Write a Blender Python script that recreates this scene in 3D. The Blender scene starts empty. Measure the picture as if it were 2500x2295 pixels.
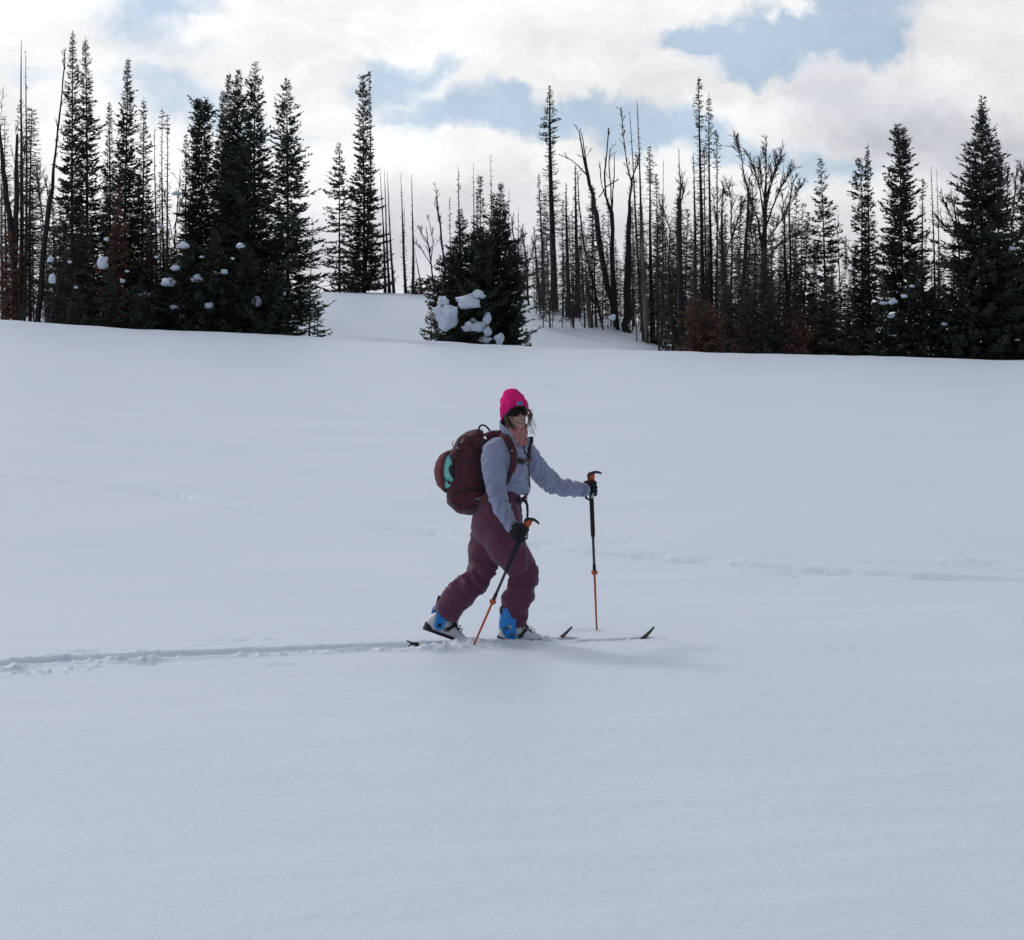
import bpy, math, random
import numpy as np
from mathutils import Vector, Matrix, noise as mnoise
from mathutils.bvhtree import BVHTree

R = math.radians
scene = bpy.context.scene
COL = scene.collection

# ------------------------------------------------------------------ camera
FPX = 5200.0                      # focal length in photo pixels
PITCH = math.atan(209.5 / FPX)    # looking slightly down
CAM = np.array((0.0, 0.0, 1.70))
cam_d = bpy.data.cameras.new('camera')
cam_d.sensor_width = 36.0
cam_d.lens = FPX / 2500.0 * 36.0
cam_d.clip_start = 0.1
cam_d.clip_end = 9000.0
cam = bpy.data.objects.new('camera', cam_d)
cam.location = CAM
cam.rotation_euler = (math.pi / 2 - PITCH, 0, 0)
COL.objects.link(cam)
scene.camera = cam

# ------------------------------------------------------------------ light
SUN_AZ = R(-41)                   # from straight ahead, towards the left
SUN_EL = R(43)
sun_dir = Vector((math.sin(SUN_AZ) * math.cos(SUN_EL), math.cos(SUN_AZ) * math.cos(SUN_EL), math.sin(SUN_EL)))
sun_d = bpy.data.lights.new('sun', 'SUN')
sun_d.energy = 0.70
sun_d.angle = R(10)
sun_d.color = (1.0, 0.95, 0.88)
sun = bpy.data.objects.new('sun', sun_d)
sun.rotation_euler = (-sun_dir).to_track_quat('-Z', 'Y').to_euler()
sun.location = (-30, 40, 40)
COL.objects.link(sun)

scene.view_settings.view_transform = 'Standard'
scene.view_settings.look = 'None'
scene.view_settings.gamma = 1.0
scene.view_settings.exposure = 0.0
scene.view_settings.use_curve_mapping = False
scene.cycles.max_bounces = 4
scene.cycles.diffuse_bounces = 2
scene.cycles.glossy_bounces = 2
scene.cycles.transmission_bounces = 2
scene.cycles.transparent_max_bounces = 4
scene.cycles.caustics_reflective = False
scene.cycles.caustics_refractive = False


def ray(px, py):
    a = (px - 1250.0) / FPX
    b = (1147.5 - py) / FPX
    return np.array((a, math.cos(PITCH) + b * math.sin(PITCH), -math.sin(PITCH) + b * math.cos(PITCH)))


def P(px, py, d):
    """the point of the scene that stands d metres ahead and shows at photo pixel px, py"""
    r = ray(px, py)
    return CAM + r * (d / r[1])


# ------------------------------------------------------------------ sky
world = bpy.data.worlds.new('World')
scene.world = world
world.use_nodes = True


def build_world():
    nt = world.node_tree
    N, L = nt.nodes, nt.links
    N.clear()
    out = N.new('ShaderNodeOutputWorld')
    bg = N.new('ShaderNodeBackground')
    bg.inputs['Strength'].default_value = 0.1
    L.new(bg.outputs[0], out.inputs[0])
    sky = N.new('ShaderNodeTexSky')
    sky.sky_type = 'NISHITA'
    sky.sun_disc = False
    sky.sun_elevation = SUN_EL
    sky.sun_rotation = SUN_AZ
    sky.altitude = 2500
    sky.air_density = 1.0
    sky.dust_density = 0.6
    tc = N.new('ShaderNodeTexCoord')

    def math_(op, a, b=None, clamp=False):
        n = N.new('ShaderNodeMath')
        n.operation = op
        n.use_clamp = clamp
        for i, v in enumerate((a, b)):
            if v is None:
                continue
            if isinstance(v, (int, float)):
                n.inputs[i].default_value = v
            else:
                L.new(v, n.inputs[i])
        return n.outputs[0]

    def vmath(op, a, b):
        n = N.new('ShaderNodeVectorMath')
        n.operation = op
        for i, v in enumerate((a, b)):
            if v is None:
                continue
            if isinstance(v, (tuple, list, Vector)):
                n.inputs[i].default_value = v
            else:
                L.new(v, n.inputs[i])
        return n

    def noise(vec, scale, detail, rough, dist=0.0):
        n = N.new('ShaderNodeTexNoise')
        n.inputs['Scale'].default_value = scale
        n.inputs['Detail'].default_value = detail
        n.inputs['Roughness'].default_value = rough
        n.inputs['Distortion'].default_value = dist
        L.new(vec, n.inputs['Vector'])
        return n

    def smooth(val, lo, hi, a=0.0, b=1.0):
        n = N.new('ShaderNodeMapRange')
        n.interpolation_type = 'SMOOTHSTEP'
        L.new(val, n.inputs['Value'])
        n.inputs['From Min'].default_value = lo
        n.inputs['From Max'].default_value = hi
        n.inputs['To Min'].default_value = a
        n.inputs['To Max'].default_value = b
        return n.outputs[0]

    d0 = tc.outputs['Generated']
    # wobble the direction so that cloud edges are ragged
    n1 = noise(d0, 20, 5, 0.65)
    w = vmath('SUBTRACT', n1.outputs['Color'], (0.5, 0.5, 0.5)).outputs[0]
    w = vmath('MULTIPLY', w, (0.072, 0.0, 0.046)).outputs[0]
    dv = vmath('ADD', d0, w).outputs[0]

    def blobs(lst):
        tot = None
        for (cx, cy, rx, ry, s) in lst:
            r = Vector(ray(cx, cy)).normalized()
            q = vmath('SUBTRACT', dv, tuple(r)).outputs[0]
            q = vmath('MULTIPLY', q, (FPX / rx, 2.0, FPX / ry)).outputs[0]
            ln = vmath('LENGTH', q, None).outputs['Value']
            f = smooth(ln, 0.25, 1.75, s, 0.0)
            tot = f if tot is None else math_('ADD', tot, f)
        return tot

    gaps = blobs([
        (300, 45, 90, 75, .72), (440, 10, 95, 40, .7), (105, 205, 80, 44, .40), (470, 110, 90, 40, .35), (660, 330, 120, 70, .35), (404, 245, 150, 80, .58),
        (890, 185, 90, 40, .62), (1015, 165, 80, 34, .55), (960, 245, 90, 60, .65), (1180, 250, 110, 45, .75),
        (1060, 285, 90, 36, .55), (985, 335, 38, 34, .45), (1290, 285, 100, 48, .9), (1455, 268, 110, 46, 1.0),
        (1600, 320, 120, 55, 1.0), (1790, 345, 130, 52, 1.0), (1960, 392, 110, 42, .95), (2115, 405, 70, 24, .7),
        (1480, 350, 90, 40, .5), (2030, 45, 190, 100, 1.1), (1812, 95, 130, 62, 1.0), (1700, 84, 90, 26, .75),
        (2120, 112, 95, 55, .95), (1872, 165, 80, 34, .8), (2180, -60, 260, 60, .8), (1930, 18, 42, 36, -.8),
        (1265, 90, 120, 30, .16), (2480, 250, 60, 20, -.3)])
    greys = blobs([
        (2150, 270, 190, 75, .9), (2330, 345, 240, 70, .7), (2480, 430, 160, 80, .7), (1990, 205, 80, 40, .5),
        (1440, 75, 230, 60, .28), (1560, 160, 200, 60, .22), (1230, 430, 70, 60, .3), (900, 620, 500, 130, .55),
        (1500, 640, 500, 160, .5), (300, 560, 500, 200, .3), (2200, 620, 500, 130, .35)])
    front = smooth(vmath('DOT_PRODUCT', d0, (0, 1, 0)).outputs['Value'], 0.80, 0.96)
    ds = vmath('MULTIPLY', dv, (1.0, 1.0, 2.1)).outputs[0]
    big = noise(ds, 3.2, 4, 0.6, 0.0)
    fine = noise(ds, 26, 6, 0.65, 0.0)
    cover = math_('MULTIPLY_ADD', big.outputs['Fac'], 1.0)
    cover.node.inputs[2].default_value = 0.0
    c2 = math_('MULTIPLY', fine.outputs['Fac'], 0.55)
    cover = math_('ADD', cover, c2)                       # about 0.77 in the mean
    bias = math_('SUBTRACT', math_('MULTIPLY', front, 0.40), 0.14)
    cover = math_('ADD', cover, bias)
    cover = math_('SUBTRACT', cover, math_('MULTIPLY', gaps, 0.55))
    mask = smooth(cover, 0.37, 0.93)
    # light in the clouds: brightest around the veiled sun, grey away from it
    dot = vmath('DOT_PRODUCT', d0, tuple(sun_dir)).outputs['Value']
    glow = smooth(dot, -0.55, 0.98, 0.0, 1.0)
    base = math_('MULTIPLY_ADD', glow, CLOUD_GLOW)
    base.node.inputs[2].default_value = CLOUD_BASE
    body = noise(ds, 12, 5, 0.62, 0.0)
    mod = smooth(body.outputs['Fac'], 0.30, 0.66, 0.84, 1.06)
    base = math_('MULTIPLY', base, mod)
    sepz = vmath('DOT_PRODUCT', d0, (0, 0, 1)).outputs['Value']
    base = math_('MULTIPLY', base, smooth(sepz, 0.22, 0.75, 1.0, 0.80))     # flat grey undersides overhead
    gr = math_('MULTIPLY', greys, 0.25)
    gr = math_('SUBTRACT', 1.0, gr)
    base = math_('MULTIPLY', base, gr)
    colr = N.new('ShaderNodeMix')
    colr.data_type = 'RGBA'
    L.new(math_('MULTIPLY', greys, 0.9, True), colr.inputs[0])
    colr.inputs[6].default_value = (1.0, 1.0, 1.0, 1)
    colr.inputs[7].default_value = (0.93, 0.955, 1.04, 1)
    cl = vmath('SCALE', colr.outputs[2], None)
    L.new(math_('MULTIPLY', base, 10.0), cl.inputs['Scale'])
    # clear air seen between the clouds: the sky itself plus thin veil
    skyc = vmath('MULTIPLY', sky.outputs[0], SKY_TINT).outputs[0]
    veil = vmath('SCALE', (0.80, 0.90, 1.0), None)
    L.new(math_('MULTIPLY', base, SKY_VEIL), veil.inputs['Scale'])
    skyc = vmath('ADD', skyc, veil.outputs[0]).outputs[0]
    mx = N.new('ShaderNodeMix')
    mx.data_type = 'RGBA'
    L.new(mask, mx.inputs[0])
    L.new(skyc, mx.inputs[6])
    L.new(cl.outputs[0], mx.inputs[7])
    L.new(mx.outputs[2], bg.inputs[0])


CLOUD_BASE = 0.10
CLOUD_GLOW = 1.02
SKY_TINT = (0.42, 0.42, 0.42)
SKY_VEIL = 4.6
build_world()


# ------------------------------------------------------------------ materials
def mat(name, col, rough=0.8, col2=None, scale=8.0, bump=0.0, bump_scale=60.0, metallic=0.0, spec=None,
        lo=0.35, hi=0.65, coords='Object', stretch=None, sheen=0.0, mixfn=None):
    m = bpy.data.materials.new(name)
    m.use_nodes = True
    nt = m.node_tree
    N, L = nt.nodes, nt.links
    b = N['Principled BSDF']
    b.inputs['Base Color'].default_value = (*col, 1)
    b.inputs['Roughness'].default_value = rough
    b.inputs['Metallic'].default_value = metallic
    if spec is not None:
        b.inputs['Specular IOR Level'].default_value = spec
    if sheen:
        b.inputs['Sheen Weight'].default_value = sheen
    tc = N.new('ShaderNodeTexCoord')
    vec = tc.outputs[coords]
    if stretch:
        mp = N.new('ShaderNodeMapping')
        mp.inputs['Scale'].default_value = stretch
        L.new(vec, mp.inputs[0])
        vec = mp.outputs[0]
    if col2 is not None:
        n = N.new('ShaderNodeTexNoise')
        n.inputs['Scale'].default_value = scale
        n.inputs['Detail'].default_value = 6
        n.inputs['Roughness'].default_value = 0.65
        L.new(vec, n.inputs['Vector'])
        r = N.new('ShaderNodeMapRange')
        r.inputs['From Min'].default_value = lo
        r.inputs['From Max'].default_value = hi
        L.new(n.outputs['Fac'], r.inputs['Value'])
        mx = N.new('ShaderNodeMix')
        mx.data_type = 'RGBA'
        L.new(r.outputs[0], mx.inputs[0])
        mx.inputs[6].default_value = (*col, 1)
        mx.inputs[7].default_value = (*col2, 1)
        L.new(mx.outputs[2], b.inputs['Base Color'])
    if bump:
        n = N.new('ShaderNodeTexNoise')
        n.inputs['Scale'].default_value = bump_scale
        n.inputs['Detail'].default_value = 4
        L.new(vec, n.inputs['Vector'])
        bp = N.new('ShaderNodeBump')
        bp.inputs['Strength'].default_value = bump
        bp.inputs['Distance'].default_value = 0.01
        L.new(n.outputs['Fac'], bp.inputs['Height'])
        L.new(bp.outputs[0], b.inputs['Normal'])
    return m


def snow_material():
    m = bpy.data.materials.new('snow')
    m.use_nodes = True
    nt = m.node_tree
    N, L = nt.nodes, nt.links
    b = N['Principled BSDF']
    b.inputs['Roughness'].default_value = 0.55
    b.inputs['Specular IOR Level'].default_value = 0.9
    tc = N.new('ShaderNodeTexCoord')
    obj = tc.outputs['Object']

    def nz(scale, detail, rough, stretch=None):
        v = obj
        if stretch:
            mp = N.new('ShaderNodeMapping')
            mp.inputs['Scale'].default_value = stretch
            L.new(v, mp.inputs[0])
            v = mp.outputs[0]
        n = N.new('ShaderNodeTexNoise')
        n.inputs['Scale'].default_value = scale
        n.inputs['Detail'].default_value = detail
        n.inputs['Roughness'].default_value = rough
        L.new(v, n.inputs['Vector'])
        return n.outputs['Fac']

    tint = nz(0.35, 3, 0.6)
    grain = nz(110, 2, 0.8)
    ad = N.new('ShaderNodeMath')
    ad.operation = 'MULTIPLY_ADD'
    L.new(grain, ad.inputs[0])
    ad.inputs[1].default_value = 1.1
    L.new(tint, ad.inputs[2])
    r = N.new('ShaderNodeMapRange')
    r.inputs['From Min'].default_value = 0.55
    r.inputs['From Max'].default_value = 1.35
    L.new(ad.outputs[0], r.inputs['Value'])
    mx = N.new('ShaderNodeMix')
    mx.data_type = 'RGBA'
    L.new(r.outputs[0], mx.inputs[0])
    mx.inputs[6].default_value = (0.662, 0.738, 0.885, 1)
    mx.inputs[7].default_value = (0.752, 0.818, 0.930, 1)
    L.new(mx.outputs[2], b.inputs['Base Color'])
    h1 = nz(1.2, 7, 0.72, (0.8, 1.1, 1.0))
    h3 = nz(70, 2, 0.8)
    a = N.new('ShaderNodeMath'); a.operation = 'MULTIPLY'
    L.new(h1, a.inputs[0]); a.inputs[1].default_value = 3.0
    a2 = N.new('ShaderNodeMath'); a2.operation = 'MULTIPLY_ADD'
    L.new(h3, a2.inputs[0]); a2.inputs[1].default_value = 0.22; L.new(a.outputs[0], a2.inputs[2])
    bp = N.new('ShaderNodeBump')
    bp.inputs['Strength'].default_value = 0.8
    bp.inputs['Distance'].default_value = 0.012
    L.new(a2.outputs[0], bp.inputs['Height'])
    L.new(bp.outputs[0], b.inputs['Normal'])
    return m


M = {}
M['snow'] = snow_material()


# ------------------------------------------------------------------ mesh helpers
def mesh_from(name, verts, faces, mats=(), smooth=True, fmat=None):
    me = bpy.data.meshes.new(name)
    verts = np.asarray(verts, dtype=np.float32)
    if isinstance(faces, np.ndarray):
        nf, k = faces.shape
        me.vertices.add(len(verts))
        me.vertices.foreach_set('co', verts.ravel())
        me.loops.add(nf * k)
        me.polygons.add(nf)
        me.loops.foreach_set('vertex_index', faces.astype(np.int32).ravel())
        me.polygons.foreach_set('loop_start', np.arange(0, nf * k, k, dtype=np.int32))
        me.polygons.foreach_set('loop_total', np.full(nf, k, dtype=np.int32))
        me.update(calc_edges=True)
    else:
        me.from_pydata([tuple(map(float, v)) for v in verts], [], faces)
        me.update()
    for m in mats:
        me.materials.append(m)
    if fmat is not None:
        me.polygons.foreach_set('material_index', np.asarray(fmat, dtype=np.int32))
    me.polygons.foreach_set('use_smooth', [smooth] * len(me.polygons))
    return me


def link(name, me, parent=None, **props):
    o = bpy.data.objects.new(name, me)
    COL.objects.link(o)
    if parent is not None:
        o.parent = parent
    for k, v in props.items():
        o[k] = v
    return o


def thing(name, label, category, loc=(0, 0, 0), group=None):
    o = bpy.data.objects.new(name, None)
    o.empty_display_size = 0.2
    o.location = [float(v) for v in loc]
    COL.objects.link(o)
    o['label'] = label
    o['category'] = category
    if group:
        o['group'] = group
    return o


def tag(o, label, category, group=None):
    o['label'] = label
    o['category'] = category
    if group:
        o['group'] = group
    return o


# ------------------------------------------------------------------ value noise for the snow sheet
def _hash(ix, iy, seed):
    h = (ix.astype(np.int64) * 374761393 + iy.astype(np.int64) * 668265263 + seed * 1442695041) & 0xffffffff
    h = ((h ^ (h >> 13)) * 1274126177) & 0xffffffff
    return ((h ^ (h >> 16)) & 0xffff) / 65535.0


def vnoise(x, y, seed=0):
    ix, iy = np.floor(x), np.floor(y)
    fx, fy = x - ix, y - iy
    fx = fx * fx * (3 - 2 * fx)
    fy = fy * fy * (3 - 2 * fy)
    a = _hash(ix, iy, seed); b = _hash(ix + 1, iy, seed)
    c = _hash(ix, iy + 1, seed); d = _hash(ix + 1, iy + 1, seed)
    return (a * (1 - fx) + b * fx) * (1 - fy) + (c * (1 - fx) + d * fx) * fy


def fbm(x, y, octv=4, seed=0):
    s, a, t = 0, 0.5, 0
    for i in range(octv):
        s = s + a * vnoise(x * 2 ** i, y * 2 ** i, seed + i)
        t += a
        a *= 0.5
    return s / t


def sstep(x, a, b):
    t = np.clip((x - a) / (b - a), 0, 1)
    return t * t * (3 - 2 * t)


# ------------------------------------------------------------------ the ground
D1, D2 = 80.0, 118.0
RIDGE = np.array([(-900, 768), (0, 778), (300, 800), (500, 809), (780, 822), (1050, 832), (1300, 846), (1600, 856),
                  (2000, 866), (2500, 881), (3400, 900)], float)
HILL = np.array([(-900, 745), (0, 742), (400, 726), (700, 711), (820, 711), (1040, 717), (1180, 722), (1280, 738),
                 (1350, 748), (1440, 762), (1560, 786), (1640, 818), (1710, 856), (1820, 885), (3400, 910)], float)
RU = (RIDGE[:, 0] - 1250) / FPX
RE = np.array([ray(1250, y)[2] / ray(1250, y)[1] for y in RIDGE[:, 1]])
HU = (HILL[:, 0] - 1250) / FPX
HE = np.array([ray(1250, y)[2] / ray(1250, y)[1] for y in HILL[:, 1]])


def smooth_interp(u, xs, ys):
    w = 0.010
    return (np.interp(u - w, xs, ys) + np.interp(u, xs, ys) * 2 + np.interp(u + w, xs, ys)) / 4


def base_height(x, y):
    x = np.asarray(x, float); y = np.asarray(y, float)
    r = np.hypot(x, y)
    th = np.arctan2(x, y)
    u = np.tan(np.clip(th, -1.2, 1.2))
    e1 = smooth_interp(u, RU, RE)
    eh = smooth_interp(u, HU, HE)
    back = sstep(np.abs(th), 1.0, 2.2)
    c1 = np.maximum(np.cos(th), 0.4)
    z1 = (CAM[2] + D1 * c1 * e1) * (1 - back) + 1.2 * back
    zh = (CAM[2] + D2 * c1 * eh) * (1 - back) + 1.0 * back
    s = np.clip((r - 16.0) / (D1 - 16.0), 0, 1)
    near = z1 * s ** 1.22
    dip = z1 - 0.55 * sstep(r, D1, D1 + 12)
    t = sstep(r, D1 + 5, D2)
    mid = dip * (1 - t) + zh * t
    far = zh - 0.035 * np.maximum(r - D2, 0) - 0.5 * sstep(r, D2, D2 + 30)
    far = np.maximum(far, -45.0)
    z = np.where(r < D1, near, np.where(r < D2, mid, far))
    # broad wind-laid undulation, growing with distance
    amp = 0.02 + 0.10 * sstep(r, 20, 70)
    z = z + amp * (fbm(x * 0.11, y * 0.16, 3, 11) - 0.5) * (1 - 0.6 * sstep(r, 66, 80) * (r < 84))
    z = z + 0.07 * sstep(r, 70, 78) * (1 - sstep(r, 84, 88)) * (fbm(x * 0.8, y * 0.5, 3, 15) - 0.5)
    z = z + 0.5 * sstep(r, 84, 100) * (fbm(x * 0.13, y * 0.10, 3, 5) - 0.5)
    z = z + 0.012 * (fbm(x * 0.9, y * 1.6, 3, 31) - 0.5)
    # low wind ridges running slantwise across the field
    p = x * 0.966 + y * 0.259
    q = -x * 0.259 + y * 0.966
    rid = 1 - np.abs(2 * fbm(p * 0.22, q * 1.5, 3, 81) - 1)
    z = z + 0.008 * (rid ** 3) * sstep(fbm(x * 0.12, y * 0.12, 2, 91), 0.40, 0.62) * (r < 80)
    return z


def gpt(px, py):
    """where the ray through a pixel meets the untouched snow"""
    r = ray(px, py)
    ds = np.concatenate([np.arange(3, 40, 0.02), np.arange(40, 125, 0.1)])
    X, Y, Z = (CAM[i] + r[i] * ds / r[1] for i in range(3))
    h = base_height(X, Y)
    k = np.argmax(Z <= h)
    if Z[k] > h[k]:
        return None
    return np.array((X[k], Y[k], h[k]))


def seg_dist(x, y, pts):
    """signed side distance and run along a polyline, for arrays of points"""
    best = np.full(x.shape, 1e9); side = np.zeros(x.shape); run = np.zeros(x.shape)
    acc = 0.0
    for (ax, ay), (bx, by) in zip(pts[:-1], pts[1:]):
        dx, dy = bx - ax, by - ay
        ln = math.hypot(dx, dy)
        t = np.clip(((x - ax) * dx + (y - ay) * dy) / ln ** 2, 0, 1)
        qx, qy = ax + t * dx, ay + t * dy
        d = np.hypot(x - qx, y - qy)
        s = ((x - ax) * -dy + (y - ay) * dx) / ln      # + is left of travel: the far side
        m = d < best
        best = np.where(m, d, best); side = np.where(m, s, side); run = np.where(m, acc + t * ln, run)
        acc += ln
    return best, side, run


TRACK = [tuple(gpt(px, py)[:2]) for px, py in [(-500, 1652), (-200, 1637), (0, 1624), (183, 1609), (339, 1603), (542, 1594),
                                              (680, 1588), (800, 1582), (1000, 1577), (1130, 1573)]]
OLD = [tuple(gpt(px, py)[:2]) for px, py in [(-500, 1130), (-200, 1148), (0, 1158), (180, 1175), (400, 1200), (620, 1243), (800, 1262),
                                            (1050, 1302), (1300, 1332), (1500, 1352), (1700, 1371), (2100, 1396),
                                            (2500, 1416), (2900, 1435)]]
GROOVE_NEAR = [tuple(gpt(px, py)[:2]) for px, py in [(1300, 1572), (1400, 1567), (1500, 1562), (1585, 1557)]]
GROOVE_FAR = [tuple(gpt(px, py)[:2]) for px, py in [(1100, 1570), (1200, 1567), (1330, 1562), (1392, 1559)]]
HOLES = [(225, 1590, .12, .035), (362, 1619, .13, .035), (50, 1640, .10, .03), (590, 1563, .14, .025), (695, 1626, .10, .02),
         (650, 1561, .05, -.03), (1160, 1590, .13, .02), (1105, 1591, .09, .025), (1462, 1538, .16, .02), (1425, 1537, .10, .02),
         (1046, 1300, .22, .05), (1820, 1370, .12, -.03), (2345, 1372, .20, -.05), (1965, 1403, .3, .05), (2020, 1392, .25, .05),
         (2290, 1410, .25, .05), (1690, 1368, .25, .05), (1600, 1355, .2, .05), (620, 1243, .3, .05), (420, 1207, .3, .05),
         (1310, 1330, .25, .06), (1015, 1273, .25, .03), (1530, 1323, .2, .03), (800, 1598, .05, -.02), (120, 1600, .07, -.02)]
HOLES = [(gpt(a, b), r, dp) for a, b, r, dp in HOLES]


def height(x, y):
    z = base_height(x, y)
    r = np.hypot(x, y)
    # fresh double track with a broken near edge
    m = (r > 11) & (r < 17) & (np.abs(x) < 7)
    if m.any():
        X, Y = x[m], y[m]
        d, s, run = seg_dist(X, Y, TRACK)
        inside = (run > 0.001)
        wob = 0.03 * (vnoise(X * 3, Y * 3, 3) - 0.5)
        s = s + wob
        crumbs = np.maximum(fbm(X * 24, Y * 24, 2, 77) - 0.60, 0) * sstep(vnoise(X * 1.1, Y * 2.2, 78), .45, .8)
        wid = 0.205 + 0.03 * (vnoise(run * 1.3, run * 0, 8) - 0.5)
        box = sstep(s, -wid, -wid + 0.04) * (1 - sstep(s, wid - 0.075, wid + 0.012))
        mid = np.exp(-(s / 0.035) ** 2) * 0.022
        chunk = fbm(X * 16, Y * 16, 3, 21)
        dz = (-0.040 - 0.006 * vnoise(run * 5, run * 0, 14)) * box + mid * 1.15 * box + 0.030 * box * np.maximum(chunk - 0.48, 0) * 4 * sstep(-s, -0.1, 0.12)
        near_edge = np.exp(-((s + wid + 0.03) / 0.055) ** 2)
        dz = dz + near_edge * (0.012 + 0.085 * np.maximum(chunk - 0.44, 0) * sstep(vnoise(run * 2.1, run * 0 + 4, 9), 0.10, 0.65))
        far_edge = np.exp(-((s - wid - 0.03) / 0.04) ** 2)
        dz = dz + far_edge * 0.04 * np.maximum(chunk - 0.55, 0) + 0.09 * crumbs * np.exp(-((s + .42) / .22) ** 2)
        dz = dz * (d < 0.6) * (1 - sstep(X, -0.45, -0.22))
        for G, w_, dep in ((GROOVE_NEAR, 0.065, 0.030), (GROOVE_FAR, 0.075, 0.055)):
            d, s, run = seg_dist(X, Y, G)
            c2 = fbm(X * 22, Y * 22, 3, 41)
            tot = sum(math.dist(a, b) for a, b in zip(G[:-1], G[1:]))
            prof = (1 - sstep(d, w_ * 0.55, w_)) * (0.85 + 0.4 * c2)
            dz = dz - dep * prof + 0.05 * np.exp(-((s + w_ + 0.02) / 0.03) ** 2) * np.maximum(c2 - 0.52, 0) * (d < 0.15)
        # snow thrown up round the boots and a churned patch between the skis
        for (px, py, rr, hh) in ((1130, 1576, .10, .045), (1105, 1580, .10, .018), (1060, 1578, .09, .016), (1322, 1566, .06, .030),
                                 (1300, 1574, .10, .028), (1345, 1568, .05, .014), (1180, 1580, .15, .02), (1040, 1583, .10, .03),
                                 (1200, 1577, .12, .02), (1370, 1572, .10, .012), (1250, 1577, .13, .02)):
            g = GP[(px, py)]
            q = np.hypot(X - g[0], (Y - g[1]) * 1.1)
            dz = dz + hh * np.exp(-(q / rr) ** 2) * (0.5 + fbm(X * 30, Y * 30, 2, 51))
        z[m] += dz
    # old drifted-over trail across the field
    m = (r > 16) & (r < 60) & (np.abs(x) < 14)
    if m.any():
        X, Y = x[m], y[m]
        d, s, run = seg_dist(X, Y, OLD)
        s = s + 0.18 * (vnoise(run * 0.5, run * 0 + 2, 61) - 0.5)
        on = sstep(vnoise(run * 0.8, run * 0 + 9, 62), 0.30, 0.65)
        prof = np.exp(-(s / 0.20) ** 2)
        c = fbm(X * 9, Y * 7, 3, 63)
        dz = -0.060 * np.exp(-(s / 0.12) ** 4) * (0.30 + on) * 0.60 + 0.008 * np.exp(-(s / 0.35) ** 2) * np.maximum(c - 0.58, 0) * 1.5 * on
        s2 = s - 0.75
        dz = dz - 0.02 * np.exp(-(s2 / 0.15) ** 2) * on * sstep(run, 4, 9)
        z[m] += dz * (d < 2.0)
    for g, rr, dp in HOLES:
        m = (np.abs(x - g[0]) < rr * 4) & (np.abs(y - g[1]) < rr * 4)
        if m.any():
            X, Y = x[m], y[m]
            q = np.hypot((X - g[0]) * 0.8, (Y - g[1]) * 1.3)
            c = fbm(X * 18, Y * 18, 2, 71)
            z[m] += -dp * 0.60 * np.exp(-(q / rr) ** 2) * (0.4 + 1.2 * c) + abs(dp) * 0.2 * np.exp(-((q - rr * 1.25) / (rr * .35)) ** 2) * np.maximum(c - .45, 0) * 3
    return z


GP = {k: gpt(*k) for k in ((1130, 1576), (1105, 1580), (1060, 1578), (1322, 1566), (1300, 1574), (1345, 1568), (1180, 1580),
                           (1040, 1583), (1200, 1577), (1370, 1572), (1250, 1577))}


def build_ground():
    fine = np.arctan(np.linspace(-0.262, 0.262, 700))
    side = np.linspace(fine[-1], math.pi, 46)[1:]
    th = np.concatenate([-side[::-1], fine, side[:-1]])
    rr = [0.35]
    while rr[-1] < 2600:
        r = rr[-1]
        px = FPX * 1.7 / r ** 2                   # pixels per metre of depth on flat snow
        st = 2.6 / px
        if 12.1 < r < 14.9:
            st = 0.015
        elif r < 11:
            st = min(max(st, 0.045), 0.075)
        elif r < 15.6:
            st = 0.03
        elif r < 42:
            st = min(max(st, 0.04), 0.17)
        elif r < 130:
            st = 0.5
        else:
            st = min(r * 0.12, 200)
        rr.append(r + st)
    rr = np.array(rr)
    T, Rr = np.meshgrid(th, rr)
    X, Y = Rr * np.sin(T), Rr * np.cos(T)
    Z = height(X.ravel(), Y.ravel())
    V = np.stack([X.ravel(), Y.ravel(), Z], 1)
    nt_, nr = len(th), len(rr)
    idx = np.arange(nt_ * nr).reshape(nr, nt_)
    nxt = np.roll(idx, -1, axis=1)
    F = np.stack([idx[:-1], nxt[:-1], nxt[1:], idx[1:]], -1).reshape(-1, 4)[:, ::-1]
    zc = float(height(np.array([0.0]), np.array([0.0]))[0])
    V = np.vstack([V, [0, 0, zc]])
    faces_c = [(int(nxt[0, j]), int(idx[0, j]), len(V) - 1) for j in range(nt_)]
    # closing cap as a tiny triangle fan, appended through a degenerate-free second mesh join
    me = bpy.data.meshes.new('snow_field')
    F3 = np.array(faces_c, dtype=np.int32)[:, ::-1]
    me.vertices.add(len(V)); me.vertices.foreach_set('co', V.astype(np.float32).ravel())
    loops = np.concatenate([F.astype(np.int32).ravel(), F3.ravel()])
    me.loops.add(len(loops)); me.loops.foreach_set('vertex_index', loops)
    tot = np.concatenate([np.full(len(F), 4), np.full(len(F3), 3)]).astype(np.int32)
    me.polygons.add(len(tot))
    me.polygons.foreach_set('loop_start', np.concatenate([[0], np.cumsum(tot)[:-1]]).astype(np.int32))
    me.polygons.foreach_set('loop_total', tot)
    me.update(calc_edges=True)
    me.polygons.foreach_set('use_smooth', [True] * len(tot))
    me.materials.append(M['snow'])
    o = link('snow_field', me, kind='structure')
    o['label'] = 'wide open snow field with a fresh ski track, rising to a wooded ridge and hill'
    return o


ground = build_ground()
if ground.data.polygons[len(ground.data.polygons) // 2].normal.z < 0:
    ground.data.flip_normals()

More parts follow.
